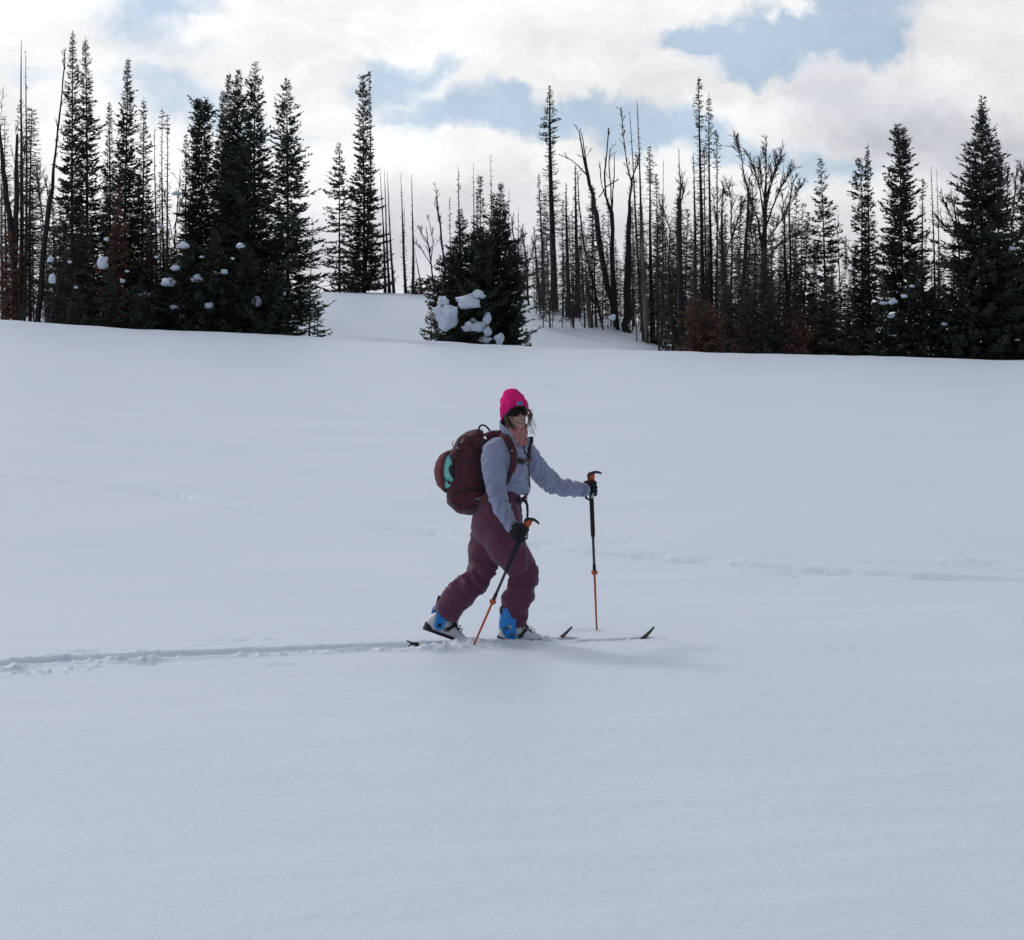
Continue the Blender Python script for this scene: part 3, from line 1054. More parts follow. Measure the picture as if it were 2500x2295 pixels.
# ---- central cluster
limb_tree('curved charred snag leaning out over the left of the central cluster', (1088, 700), 92,
          [((1092, 760, 10), (1086, 650, 9), (1076, 560, 7), (1069, 520, 6), (1066, 464, 3))], seed=17, twigs=26, twln=.35)
Dd('thin brushy grey pole between the curved snag and the tufted centre pole', (1098, 479), (1100, 760), 93, 14, 3.5, tw=110, bark='grey_bark', sub=1)
Dd('bare pole with a dark tufted top in the central cluster', (1119, 409), (1124, 780), 88, 15, 6, tw=150, bark='char', sub=2)
Dd('bare pole with a bent feathery tip in the central cluster', (1156, 395), (1153, 780), 90, 12, 4, tw=70, bark='grey_bark', sub=1)
F('thin pointed live fir in the middle of the central cluster', (1172, 427), (1176, 800), 42, 88, profile=SPIRE, gap=.14, mt='needles')
Dd('tallest dead spike of the central cluster', (1198, 378), (1202, 800), 89, 12, 4, tw=120, bark='grey_bark', sub=1)
F('wide dark fir on the right of the central cluster', (1223, 440), (1222, 832), 66, 85, profile=[(0,.03),(.15,.2),(.3,.42),(.5,.8),(.7,1),(.9,.9),(1,.6)], gap=.03, mt='needles_dark', dens=1.5)
F('dense reddish fir behind the right of the central cluster', (1205, 470), (1202, 820), 50, 88, profile=SPIRE, gap=.1, mt='needles_mixed')
Dd('thin dead pole right behind the central cluster', (1243, 458), (1242, 790), 92, 9, 4, tw=60, bark='grey_bark', sub=1)
F('live green fir in the left of the central cluster', (1124, 510), (1130, 822), 54, 85.5, profile=CONE, gap=.04, mt='needles', dens=1.3)
F('brown topped bushy fir in the front left of the central cluster', (1113, 596), (1112, 826), 48, 83.6, profile=BUSH, gap=.03, mt='needles_mixed', z0=.04, dens=1.4)
F('green fat fir at the left edge of the central cluster', (1080, 622), (1082, 812), 40, 84.5, profile=BUSH, gap=.1, z0=.1)
F('dark dense fir filling the middle of the central cluster', (1168, 560), (1168, 832), 62, 83.6, profile=BUSH, gap=.02, mt='needles_dark', z0=.05, dens=1.5)
F('ragged low fir under the snow lumps of the central cluster', (1150, 690), (1148, 832), 62, 82.6, profile=BUSH, gap=.1, mt='needles_dark', z0=.03, name='young_fir')
F('small ragged brown fir at the left foot of the central cluster', (1052, 740), (1054, 828), 26, 82.4, profile=CONE, gap=.12, mt='needles_mixed', z0=.04, name='young_fir')
F('spreading fir foliage at the right foot of the central cluster', (1246, 600), (1244, 834), 48, 84, profile=BUSH, gap=.05, z0=.04, mt='needles_dark', dens=1.4)
F('tiny fir sapling alone on the snow right of the central cluster', (1285, 806), (1286, 842), 11, 81.2, profile=CONE, z0=.06, name='fir_sapling', spacing=.08, spray=.5)
# ---- bare poles behind and right of the centre
limb_tree('curved bare snag just right of the central cluster', (1268, 715), 110,
          [((1270, 745, 8), (1262, 650, 6), (1254, 580, 5), (1249, 530, 3))], seed=21, twigs=16, twln=.4)
Dd('faint thin pole right of the curved bare snag', (1266, 505), (1263, 740), 116, 9, 3, tw=60, bark='grey_bark', sub=1)
limb_tree('bare snag with arching side branches at the left end of the dead stand', (1290, 740), 112,
          [((1292, 745, 9), (1284, 640, 6), (1281, 600, 4), (1272, 560, 2)), ((1286, 660, 4), (1298, 620, 3), (1306, 590, 2))], seed=22, twigs=22, twln=.5)
Dd('leaning bare pole left of the tall tufted fir', (1303, 553), (1319, 744), 110, 14, 6, tw=120, bark='char', sub=2)
Dd('brushy dead conifer close left of the tall fir with a bare lower trunk', (1315, 426), (1328, 746), 108, 17, 5, tw=260, bark='grey_bark', sub=2)
t_ = Dd('tall fir with a bare trunk and live pointed top, left of the dead stand', (1342, 209), (1353, 760), 98, 26, 12, tw=260, z0=.30, ztop=.80, bark='char', sub=2,
        name='fir_tree', tuft=(3.0, .50, 'needles_dark'), category='tree')
# ---- dead stand
Dd('brushy grey dead spire right of the tall bare trunked fir', (1382, 446), (1388, 772), 100, 15, 8, tw=230, bark='char', sub=2)
Dd('ragged black dead trunk with a bristly top in the dead stand', (1405, 403), (1410, 775), 99, 15, 9, tw=260, bark='char', sub=2)
limb_tree('great curved charred snag with a double tip and a long arching side limb', (1510, 806), 90,
          [((1512, 806, 13), (1492, 730, 15), (1473, 650, 17), (1458, 540, 15), (1450, 490, 12), (1436, 432, 10), (1424, 380, 7), (1414, 318, 4.5)),
           ((1436, 430, 7), (1428, 380, 5.5), (1419, 326, 3.5)), ((1436, 432, 6), (1412, 405, 4), (1390, 388, 3.5), (1363, 377, 2.5))],
          seed=24, twigs=2, twln=.5)
limb_tree('charred snag with three upright prongs and a crossing limb', (1505, 800), 92,
          [((1506, 800, 17), (1499, 720, 16), (1495, 640, 13), (1493, 520, 11), (1479, 480, 8), (1476, 420, 6), (1482, 370, 5), (1486, 312, 4.5)),
           ((1494, 520, 7), (1492, 460, 5), (1487, 400, 4), (1491, 361, 4)), ((1495, 540, 6), (1496, 470, 5), (1500, 420, 4), (1500, 375, 2.5)),
           ((1477, 480, 4), (1468, 440, 3.5), (1466, 404, 3)), ((1462, 482, 4), (1480, 456, 5), (1509, 440, 3.5))], seed=25, twigs=3, twln=.4)
limb_tree('thick black conical snag with a forked whip top in the dead stand', (1530, 806), 89,
          [((1534, 812, 25), (1533, 740, 23), (1533, 640, 20), (1536, 540, 13), (1539, 470, 8), (1541, 444, 6), (1530, 400, 4), (1522, 330, 3), (1515, 262, 2)),
           ((1541, 446, 6), (1552, 412, 5), (1562, 379, 4)), ((1534, 806, 12), (1546, 828, 10), (1552, 842, 6))], seed=26, twigs=26, twln=.4)
Dd('slim whip pole leaning left over the conical black snag', (1537, 270), (1572, 830), 90, 12, 5, tw=110, bark='grey_bark', sub=1)
Dd('tall whip pole with short side twigs in the dead stand', (1555, 243), (1574, 835), 90.5, 12, 6, tw=130, bark='char', sub=1)
limb_tree('pale split trunk of bare wood in front of the dead stand', (1578, 838), 86,
          [((1580, 838, 13), (1574, 740, 13), (1570, 640, 11), (1569, 560, 7), (1566, 500, 4))], bark='pale_wood', seed=28, twigs=10, twln=.5, name='pale_snag')
limb_tree('second pale split trunk leaning beside a dark one', (1622, 846), 84.5,
          [((1624, 848, 7), (1614, 770, 7), (1606, 700, 6), (1602, 640, 3))], bark='pale_wood', seed=29, twigs=8, twln=.5, name='pale_snag')
limb_tree('thin pale crooked trunk with its foot on the open snow', (1554, 832), 86,
          [((1555, 834, 6), (1552, 760, 5), (1551, 680, 5), (1547, 600, 3))], bark='pale_wood', seed=30, twigs=6, twln=.4, name='pale_snag')
limb_tree('broken pale stump with a black burnt foot at the front of the dead stand', (1442, 798), 90,
          [((1444, 800, 16), (1438, 760, 16), (1434, 710, 11), (1430, 660, 5))], bark='pale_wood', seed=31, twigs=3, name='pale_snag')
limb_tree('leaning dark pole crossing in front of the broken pale stump', (1476, 806), 89.5,
          [((1476, 806, 8), (1450, 700, 8), (1424, 590, 7), (1414, 500, 5), (1410, 420, 3))], seed=32, twigs=14, twln=.5)
Dd('brown bristly dead spire with a bushy top in the dead stand', (1586, 357), (1594, 838), 88, 20, 8, tw=200, bark='char', tuft=(1.7, .28, 'needles_brown'))
F('thin brown needled dead conifer right of the bristly spire', (1602, 422), (1606, 842), 28, 89, profile=SPIRE, gap=.3, mt='needles_brown', dens=.7)
Dd('slim leaning pole above the black broken trunk', (1620, 387), (1614, 845), 91, 9, 4, tw=70, bark='grey_bark', sub=1)
limb_tree('black broken trunk with a hooked top and a thin whip above', (1664, 850), 86,
          [((1666, 852, 17), (1662, 760, 17), (1660, 640, 14), (1659, 520, 11), (1662, 458, 5), (1657, 375, 2)), ((1660, 500, 6), (1668, 470, 5), (1664, 450, 3)),
           ((1650, 848, 12), (1638, 760, 10), (1632, 640, 8), (1636, 560, 5), (1622, 520, 4), (1612, 500, 3))], seed=35, twigs=14, twln=.5)
F('dark green fir behind the black broken trunk', (1642, 580), (1642, 848), 26, 92, profile=SPIRE, gap=.12, mt='needles_dark')
# ---- tall thin trio
t_ = Dd('tallest thin pole of the right stand, with a small live tuft at its tip', (1705, 187), (1714, 856), 90, 20, 9, tw=200, z0=.35, tuft=(2.1, .22, 'needles_dark'), bark='char', sub=2)
t_ = Dd('second tall thin pole with a live tuft, just right of the tallest', (1730, 227), (1735, 858), 90.5, 10, 7, tw=150, z0=.3, tuft=(2.8, .24, 'needles_dark'), bark='char', sub=1)
Dd('third thin pole with a small tuft, right of the tall pair', (1751, 320), (1746, 858), 91, 10, 5, tw=160, z0=.3, tuft=(1.5, .2, 'needles_dark'), bark='grey_bark', sub=1)
Dd('thin pole with a dark knot at its tip between the tall pair', (1720, 351), (1726, 858), 91.5, 8, 5, tw=80, z0=.3, tuft=(.9, .14, 'needles_dark'), bark='char', sub=1)
Dd('bristly black pole close left of the tallest thin pole', (1693, 375), (1700, 856), 91, 12, 8, tw=200, bark='char', sub=2)
limb_tree('spreading bare tree with a fan of upcurving branches on the right', (1866, 858), 88,
          [((1868, 858, 19), (1864, 740, 18), (1866, 620, 15), (1868, 500, 10), (1870, 420, 6), (1870, 342, 3)),
           ((1862, 620, 10), (1852, 540, 9), (1834, 497, 7), (1816, 430, 5), (1808, 380, 3), (1796, 343, 2)),
           ((1868, 560, 8), (1884, 510, 7), (1900, 470, 5), (1916, 440, 3), (1928, 420, 2)),
           ((1868, 520, 7), (1878, 470, 6), (1890, 420, 4), (1896, 376, 2)), ((1866, 540, 7), (1856, 470, 6), (1842, 420, 4), (1826, 376, 2)),
           ((1868, 600, 7), (1892, 560, 6), (1912, 530, 4), (1930, 490, 2)), ((1872, 480, 5), (1884, 430, 4), (1906, 390, 2)), ((1866, 640, 7), (1890, 610, 6), (1920, 585, 5), (1950, 570, 2)),
           ((1862, 660, 6), (1842, 600, 6), (1832, 560, 5), (1838, 500, 3), (1840, 450, 2)), ((1868, 500, 5), (1860, 440, 4), (1858, 390, 2))],
          seed=40, twigs=26, twln=.62)
limb_tree('broken black snag left of the spreading bare tree', (1816, 856), 89,
          [((1812, 858, 14), (1814, 740, 13), (1820, 620, 11), (1826, 500, 9), (1830, 434, 5))], seed=41, twigs=10, twln=.5)
limb_tree('paired curving bare trunks right of the spreading tree', (1926, 858), 89,
          [((1928, 858, 15), (1926, 740, 14), (1918, 680, 10), (1914, 600, 7), (1916, 520, 5), (1908, 470, 2)), ((1926, 740, 10), (1930, 640, 8), (1926, 540, 6), (1928, 480, 4), (1936, 440, 2)),
           ((1930, 500, 3), (1946, 470, 2), (1956, 455, 1.5))], seed=42, twigs=14, twln=.5)
limb_tree('bare grey tree with upswept side branches near the tall thin trio', (1764, 856), 90,
          [((1766, 858, 16), (1768, 740, 13), (1764, 620, 10), (1762, 520, 7), (1766, 460, 4), (1768, 470, 2)), ((1766, 640, 7), (1790, 570, 5), (1806, 520, 3), (1812, 500, 2)),
           ((1780, 760, 6), (1786, 620, 5), (1784, 520, 4), (1778, 460, 2)), ((1764, 600, 6), (1748, 540, 4), (1738, 480, 2))], bark='grey_bark', seed=43, twigs=22, twln=.6)
F('leaning pointed fir with a bare lower trunk right of the bare trees', (2003, 379), (2022, 862), 38, 86.5, profile=[(0, .03), (.15, .35), (.45, .85), (.62, 1), (.8, .7), (1, .4)], gap=.2, z0=.22, mt='needles', spacing=.19, bark='char', extra_twigs=60)
F('ragged slim fir with branches swept left beside the leaning pointed one', (1972, 517), (1958, 860), 38, 87.5, profile=SPIRE, gap=.28, z0=.3, mt='needles_mixed', bark='char', extra_twigs=60)
Dd('leaning dark pole behind the ragged slim fir', (1958, 600), (1945, 858), 91, 8, 5, tw=60, sub=1)
limb_tree('slender forked grey pole between the leaning fir and the narrow pair', (2050, 860), 92,
          [((2056, 860, 6), (2052, 740, 5), (2048, 640, 4), (2045, 557, 2)), ((2052, 700, 3), (2066, 650, 2), (2060, 600, 1.5))], bark='grey_bark', seed=45, twigs=16, twln=.5)
# lower storey, right
F('rust red young conifer at the left foot of the right stand', (1697, 725), (1698, 857), 40, 84.2, mt='needles_rust', profile=BUSH, z0=.02, gap=.1, name='rusty_conifer')
F('rust red young conifer under the tall thin poles', (1733, 742), (1735, 858), 38, 84, mt='needles_rust', profile=BUSH, z0=.02, gap=.14, name='rusty_conifer')
F('brown dense conifer at the foot of the spreading bare tree', (1869, 600), (1870, 862), 46, 85, mt='needles_brown', profile=SPIRE, z0=.03, gap=.08, name='brown_conifer')
F('dark green conifer inside the brown one under the spreading tree', (1880, 690), (1884, 862), 40, 84, mt='needles_dark', profile=CONE, z0=.03, gap=.06, name='young_fir')
F('brown ragged conifer left of the spreading tree foot', (1822, 700), (1820, 860), 36, 85, mt='needles_brown', profile=CONE, z0=.03, gap=.2, name='brown_conifer')
F('small rusty conifer beneath the ragged slim fir', (1950, 758), (1950, 862), 34, 84, mt='needles_rust', profile=CONE, z0=.02, gap=.1, name='rusty_conifer')
F('dark brown bushy fir under the leaning pointed fir', (2026, 684), (2028, 864), 50, 84.5, mt='needles_brown', profile=BUSH, z0=.03, gap=.08, name='brown_conifer')
F('dusky young fir just left of the leaning pointed fir', (1990, 700), (1992, 862), 36, 84.8, mt='needles_mixed', profile=CONE, z0=.03, gap=.1, name='young_fir')
F('thin brown conifer at the left foot of the narrow pair', (2070, 690), (2070, 864), 36, 85, mt='needles_brown', profile=CONE, z0=.03, gap=.2, name='brown_conifer')
# ---- far right
F('left tree of the narrow ragged pair at the right', (2104, 384), (2108, 866), 52, 87, profile=COLUMN, gap=.2, mt='needles_mixed', extra_twigs=90, spacing=.18)
F('right tree of the narrow ragged pair, with a bare spiked top', (2118, 347), (2122, 866), 44, 88, profile=[(0, .02), (.2, .16), (.4, .4), (.7, .9), (1, 1)], gap=.22, mt='needles_mixed', extra_twigs=120)
F('big dark round topped fir in the right wood', (2195, 303), (2205, 868), 74, 85.5, profile=BLUNT, gap=.05, mt='needles_dark', dens=1.15)
Dd('bristly slim dead conifer right of the big round topped fir', (2252, 435), (2256, 866), 90, 16, 6, tw=220, bark='char', tuft=(.9, .15, 'needles_dark'))
Dd('bare pole, left one of the close pair left of the giant fir', (2275, 404), (2286, 868), 90, 10, 5, tw=110, bark='char', sub=1)
Dd('bare pole, right one of the close pair left of the giant fir', (2288, 414), (2296, 868), 91, 9, 4, tw=90, bark='char', sub=1)
limb_tree('bare arching branches reaching left from behind the giant fir', (2345, 868), 88,
          [((2352, 868, 8), (2346, 700, 8), (2340, 590, 7), (2324, 530, 5), (2304, 492, 2)), ((2342, 600, 5), (2316, 560, 4), (2292, 540, 2)), ((2340, 580, 5), (2334, 540, 4), (2326, 505, 2))], seed=47, twigs=22, twln=.55)
F('giant dense fir with the tallest spire of the right wood', (2397, 229), (2402, 872), 104, 84, profile=[(0, .02), (.08, .14), (.2, .32), (.35, .52), (.5, .74), (.7, .92), (.9, 1), (1, .85)], gap=.03, mt='needles_dark', dens=1.2)
F('tall dark fir close behind the right of the giant one', (2434, 334), (2446, 873), 82, 87, profile=CONE, gap=.08, mt='needles_dark')
limb_tree('bare curly dead tree behind the far right firs', (2478, 870), 89,
          [((2480, 870, 9), (2476, 700, 8), (2470, 560, 7), (2478, 470, 5), (2484, 390, 2)), ((2474, 560, 5), (2458, 500, 4), (2466, 420, 2)), ((2476, 520, 5), (2494, 460, 3), (2490, 410, 2))], bark='grey_bark', seed=48, twigs=26, twln=.5)
F('dark dense fir cut by the right edge of the picture', (2508, 400), (2512, 876), 84, 84.8, profile=CONE, gap=.06, mt='needles_dark')
for i, (x, yt, hwp, lb) in enumerate([
        (2160, 690, 50, 'dark low fir at the left foot of the big round topped fir'), (2240, 640, 56, 'dark low fir right under the big round topped fir'),
        (2292, 667, 52, 'dark low fir beneath the close pair of bare poles'), (2340, 640, 52, 'dark low fir at the left foot of the giant fir'),
        (2440, 600, 64, 'dark low fir at the right foot of the giant fir'), (2492, 640, 56, 'dark low fir nearest the right edge')]):
    F(lb, (x, yt), (x + 2, 870), hwp, 83.6 + .25 * (i % 3), profile=BUSH if i % 2 else CONE, z0=.02, gap=.04, mt='needles_dark', name='young_fir', dens=1.1)

# ---- thin background poles of the burnt stand: four trees built once, then copied
def tree_copy(src, loc, s, rz, label, group):
    r = src.copy()
    COL.objects.link(r)
    r.location = loc; r.scale = (s, s, s); r.rotation_euler = (0, 0, rz)
    r['label'] = label; r['group'] = group
    for ch in [c for c in src.children]:
        c = ch.copy(); COL.objects.link(c); c.parent = r
    return r


LAND = [(30, 'the thick black leaning trunk at the left edge'), (52, 'the tall grey spike at the far left'), (120, 'the slender leaning charred trunk'),
        (178, 'the tallest fir of the left wood'), (212, 'the second tallest fir of the left wood'), (266, 'the slim fir of the left wood'), (308, 'the dense dark blunt fir'), (349, 'the narrow fir of the left wood'),
        (402, 'the tufted dead pair'), (455, 'the thin reddish dying fir'), (1262, 'the curved bare snag by the central cluster'), (1288, 'the snag with arching branches'), (1322, 'the brushy dead conifer'),
        (1352, 'the tall bare trunked fir'), (1388, 'the brushy grey spire'), (1410, 'the ragged black bristly trunk'), (1440, 'the broken pale stump'), (1465, 'the great curved snag'), (1497, 'the three pronged snag'),
        (1535, 'the thick black forked snag'), (1575, 'the pale split trunk'), (1592, 'the brown bristly spire'), (1622, 'the leaning pale trunk'), (1661, 'the black broken trunk'), (1698, 'the bristly black pole'),
        (1712, 'the tallest thin tufted pole'), (1733, 'the second tall tufted pole'), (1765, 'the bare grey upswept tree'), (1816, 'the broken black snag'), (1867, 'the spreading bare tree'),
        (1925, 'the paired curving trunks'), (1960, 'the ragged slim fir'), (2012, 'the leaning pointed fir'), (2050, 'the slender forked pole'), (2112, 'the narrow ragged pair'), (2204, 'the big round topped fir'),
        (2254, 'the bristly slim dead conifer'), (2290, 'the close pair of bare poles'), (2345, 'the arching bare branches'), (2400, 'the giant fir')]


def where_label(head, px, py, ya, yb):
    i = min(range(len(LAND)), key=lambda k: abs(LAND[k][0] - px))
    x, nm = LAND[i]
    t = (py - ya) / (yb - ya)
    size = 'taller' if t < .33 else ('middling' if t < .66 else 'short')
    rel = 'behind' if abs(px - x) < 6 else ('just left of' if px < x else 'just right of')
    return size + ' ' + head + ' ' + rel + ' ' + nm


LGROUP = {}


rng = np.random.default_rng(77)
protos = []
for i in range(7):
    protos.append((put_dead('thin grey dead pole far back in the burnt stand', (0, 0, 0), 6.0, seed=900 + i, r=0.034 + 0.009 * (i % 3), tw=230 + 50 * (i % 3), ln=0.42 + .10 * (i % 4), bark=('grey_bark', 'char')[i % 2],
                            name='dead_pole_tree', sub=2, lean=(-.25, .1, .3, -.1, 0, .2, -.3)[i], droop=(-.1, -.25, .05)[i % 3]), 6.0))
used = [False] * len(protos)
zones = [
    (1300, 1700, 60, (440, 660), (93, 106), 'thin grey dead pole among the crowd behind the charred curved snags', 'thin dead poles behind the curved snags'),
    (1690, 1960, 50, (450, 700), (85.5, 100), 'thin dead pole among the crowd behind the spreading bare tree', 'thin dead poles behind the spreading bare tree'),
    (1960, 2130, 15, (560, 680), (92, 102), 'thin dead pole low behind the leaning pointed fir', 'thin dead poles behind the leaning fir'),
    (2215, 2360, 7, (520, 640), (91, 96), 'thin dead pole between the round topped and the giant fir', 'thin dead poles between the two big right firs'),
    (100, 470, 28, (380, 640), (84.5, 100), 'thin grey dead pole deep in the left wood', 'thin dead poles deep in the left wood'),
    (0, 130, 8, (420, 560), (92, 98), 'thin grey dead pole deep behind the far left trees', 'thin dead poles behind the far left trees'),
    (1235, 1300, 5, (560, 660), (112, 117), 'thin dead pole on the crest right of the central cluster', 'thin dead poles on the crest'),
]
k = 0
for (x0, x1, n, (ya, yb), (da, db), lb, gr) in zones:
    for i in range(n):
        px = x0 + (x1 - x0) * (i + rng.random()) / n
        py = ya + (yb - ya) * rng.random() ** 0.8
        d = da + (db - da) * rng.random()
        by = 800
        if 1290 < px < 1640 and rng.random() < .7:
            by = np.interp(px, HILL[:, 0], HILL[:, 1]) + 3 + 26 * rng.random()
        (gx, gy, gz), h, _, _ = place((px, py), (px, by), d)
        lb = where_label('thin dead pole', px, py, ya, yb)
        gr = LGROUP.setdefault(lb, gr)
        j = k % len(protos)
        if not used[j]:
            src = protos[j][0]
            used[j] = True
            src.location = (gx, gy, gz); s = h / 6.0; src.scale = (s, s, s)
            src['label'] = lb; src['group'] = gr
        else:
            tree_copy(protos[j][0], (gx, gy, gz), h / 6.0, rng.random() * 6.28, lb, gr)
        k += 1

# lower thicket of small dead brushy conifers (countable, each its own thing)
bp = []
for i in range(3):
    bp.append(put_fir('small brown brushy conifer', (0, 0, 0), 2.4, .52, seed=700 + i, mt=('needles_brown', 'needles_mixed', 'needles_dark')[i], profile=(CONE, BUSH, SPIRE)[i], z0=.04,
                      gap=.22, name='young_conifer', extra_twigs=60))
ub = [False] * 3
bz = [(1672, 1800, 6, (680, 760), (87, 95), 'small brown brushy conifer low among the burnt trunks', 'small brushy conifers among the burnt trunks'),
      (1800, 2090, 9, (690, 770), (86, 93), 'small brown brushy conifer low beneath the bare right trees', 'small brushy conifers under the bare right trees'),
      (140, 420, 9, (640, 720), (86, 92), 'small brushy conifer low inside the left wood', 'small brushy conifers inside the left wood')]
k = 0
for (x0, x1, n, (ya, yb), (da, db), lb, gr) in bz:
    for i in range(n):
        px = x0 + (x1 - x0) * (i + rng.random()) / n
        py = ya + (yb - ya) * rng.random()
        d = da + (db - da) * rng.random()
        (gx, gy, gz), h, _, _ = place((px, py), (px, 800), d)
        lb = where_label(('brown', 'brown-green', 'dark green')[k % 3] + ' brushy conifer', px, py, ya, yb)
        gr = LGROUP.setdefault(lb, gr)
        j = k % 3
        if not ub[j]:
            ub[j] = True
            bp[j].location = (gx, gy, gz); s = h / 2.4; bp[j].scale = (s, s, s)
            bp[j]['label'] = lb; bp[j]['group'] = gr
        else:
            tree_copy(bp[j], (gx, gy, gz), h / 2.4, rng.random() * 6.28, lb, gr)
        k += 1

# ---- lumps of snow caught on the branches
def snow_lump(label, px, py, rx, ry, d, seed, tilt=0.0, group=None, sub=3):
    sub = max(sub, 3)
    c = P(px, py, d)
    k = d / FPX
    import bmesh
    bm = bmesh.new()
    bmesh.ops.create_icosphere(bm, subdivisions=sub, radius=1.0)
    for v in bm.verts:
        n = mnoise.noise(v.co * 1.3 + Vector((seed * 3.1, 0, 0))) * 0.50 + mnoise.noise(v.co * 2.6 + Vector((0, seed * 2.3, 0))) * 0.32 + mnoise.noise(v.co * 6.0 + Vector((0, seed * 1.3, 0))) * 0.14
        co = v.co * (1 + n)
        if co.z < -0.25:
            co.z = -0.25 + (co.z + 0.25) * 0.55
            co.x *= 0.92
        v.co = Vector((co.x * rx * k, co.y * rx * k * 0.8, co.z * ry * k)) * 0.9
    bmesh.ops.rotate(bm, verts=bm.verts, matrix=Matrix.Rotation(tilt, 3, 'Y'))
    me = bpy.data.meshes.new('snow_lump')
    bm.to_mesh(me); bm.free()
    me.materials.append(M['snow'])
    me.polygons.foreach_set('use_smooth', [True] * len(me.polygons))
    o = link('snow_lump', me)
    o.location = c
    tag(o, label, 'snow lump', group)
    return o



G1 = 'snow lumps on the central cluster'
for i, (x, y, rx, ry, tl, lb) in enumerate([
        (1146, 740, 27, 19, 0, 'largest flat topped snow lump on the central cluster'), (1169, 721, 14, 12, 0, 'snow lump perched highest on the central cluster'),
        (1082, 738, 14, 14, 0, 'round snow lump at the upper left of the central cluster'), (1091, 779, 24, 36, .5, 'long slanting snow lump hanging on the left of the central cluster'),
        (1157, 799, 21, 18, 0, 'round snow ball low in the middle of the central cluster'), (1189, 781, 9, 16, .1, 'narrow snow lump right of the low round ball'),
        (1070, 764, 10, 17, 0, 'thin snow lump at the far left of the central cluster'), (1188, 812, 9, 14, 0, 'small snow lump under the narrow one, central cluster'),
        (1184, 831, 13, 9, 0, 'snow lump on the ground at the foot of the central cluster'), (1219, 829, 10, 14, 0, 'small snow cone at the right foot of the central cluster')]):
    snow_lump(lb, x, y, rx * 1.22, ry * 1.15, 81.9 + .1 * (i % 3), i + 1, tl, G1)
G2 = 'snow lumps on the big dense cluster'
for i, (x, y, rx, ry, lb) in enumerate([
        (598, 322, 9, 5, 'topmost snow lump, high on the big dense cluster'), (449, 601, 14, 10, 'round snow lump on the left side of the big cluster'),
        (587, 601, 12, 8, 'round snow lump midway up the big cluster'), (628, 738, 14, 15, 'peaked snow lump low at the right of the big cluster'),
        (512, 748, 14, 11, 'snow lump low in the middle of the big cluster'), (414, 690, 20, 14, 'wide snow lump at the left edge of the big cluster'),
        (482, 682, 17, 11, 'dusky snow lump under the double topped fir'), (547, 665, 10, 8, 'small slanting snow lump left of the middle of the big cluster'),
        (428, 655, 13, 9, 'small snow lump above the wide one at the left edge'), (493, 628, 7, 4, 'tiny snow cap beside the round lump on the big cluster'),
        (425, 751, 14, 7, 'flat snow lump low at the left of the big cluster'), (431, 473, 13, 6, 'snow cap on the bare branches left of the big cluster'),
        (394, 555, 8, 6, 'small snow cap on the tufted dead pair'), (446, 774, 8, 5, 'lowest snow lump under the left side of the big cluster'),
        (569, 632, 5, 4, 'tiny snow fleck under the round lump midway up the big cluster')]):
    snow_lump(lb, x, y, rx, ry, 82.65 if y > 560 else 85.0, i + 30, 0, G2, 2)
G3 = 'snow lumps in the left wood'
for i, (x, y, rx, ry, lb) in enumerate([
        (250, 645, 15, 22, 'tall snow patch between the brown conifer and the rusty one'), (299, 687, 7, 7, 'small round snow lump at the foot of the rusty slim conifer'),
        (260, 585, 7, 6, 'small snow lump on the left of the rusty slim conifer'), (128, 682, 11, 15, 'snow lump behind the leaning charred trunk'),
        (123, 634, 8, 9, 'small snow lump above the one behind the leaning charred trunk'), (353, 722, 17, 7, 'wide flat snow lump on the olive fir'),
        (310, 663, 6, 4, 'tiny snow fleck in the left wood above the wide flat lump'), (170, 640, 6, 5, 'tiny snow lump on the bare drooping grey conifer'),
        (382, 628, 6, 4, 'tiny snow fleck beside the brown bushy conifer'), (186, 702, 6, 4, 'tiny snow cap above the small green fir')]):
    snow_lump(lb, x, y, rx, ry, 82.9, i + 60, 0, G3, 2)
G4 = 'snow lumps on the right wood'
for i, (x, y, rx, ry, lb) in enumerate([
        (2179, 738, 12, 10, 'biggest snow lump on the right wood'), (2156, 741, 12, 6, 'flat snow lump just left of the biggest on the right wood'),
        (2176, 773, 11, 7, 'snow lump below the biggest one on the right wood'), (2208, 724, 9, 6, 'snow lump up right of the biggest on the right wood'),
        (2228, 699, 8, 5, 'highest small snow lump on the round topped fir'), (2174, 819, 6, 4, 'lowest snow fleck on the right wood'),
        (2470, 607, 9, 7, 'snow lump high on the fir near the right edge'), (2306, 792, 9, 6, 'snow lump between the round topped and the giant fir'),
        (2358, 745, 6, 4, 'tiny snow fleck on the giant fir'), (2483, 830, 7, 4, 'tiny snow lump low by the right edge')]):
    snow_lump(lb, x, y, rx, ry, 83.4, i + 90, 0, G4, 2)
snow_lump('round snow lump stuck low on the three pronged charred snag', 1497, 776, 7, 9, 89, 130, 0, None, 2)

# ---- broken branches lying on the snow of the hill's flank
def debris(label, pts, d, seed):
    rng = np.random.default_rng(seed)
    g = P(pts[0][0], pts[0][1], d)
    o = np.array((g[0], g[1], float(base_height(np.array([g[0]]), np.array([g[1]]))[0]) + 0.02))
    vs = []
    for (x0, y0), (x1, y1) in zip(pts[:-1], pts[1:]):
        a = P(x0, y0, g[1]) - o; b = P(x1, y1, g[1]) - o
        vs.append(stick_verts(a[None], b[None], np.array([.022]), np.array([.016])))
        for q in range(4):
            s = a + (b - a) * rng.random()
            e = s + np.array([rng.normal() * .3, rng.normal() * .2, -abs(rng.normal()) * .3])
            vs.append(stick_verts(s[None], e[None], np.array([.012]), np.array([.005])))
    v, f = merge(vs)
    ob = link('fallen_branch', mesh_from('fallen_branch', v, f, [M['grey_bark']]))
    ob.location = o
    tag(ob, label, 'branch')


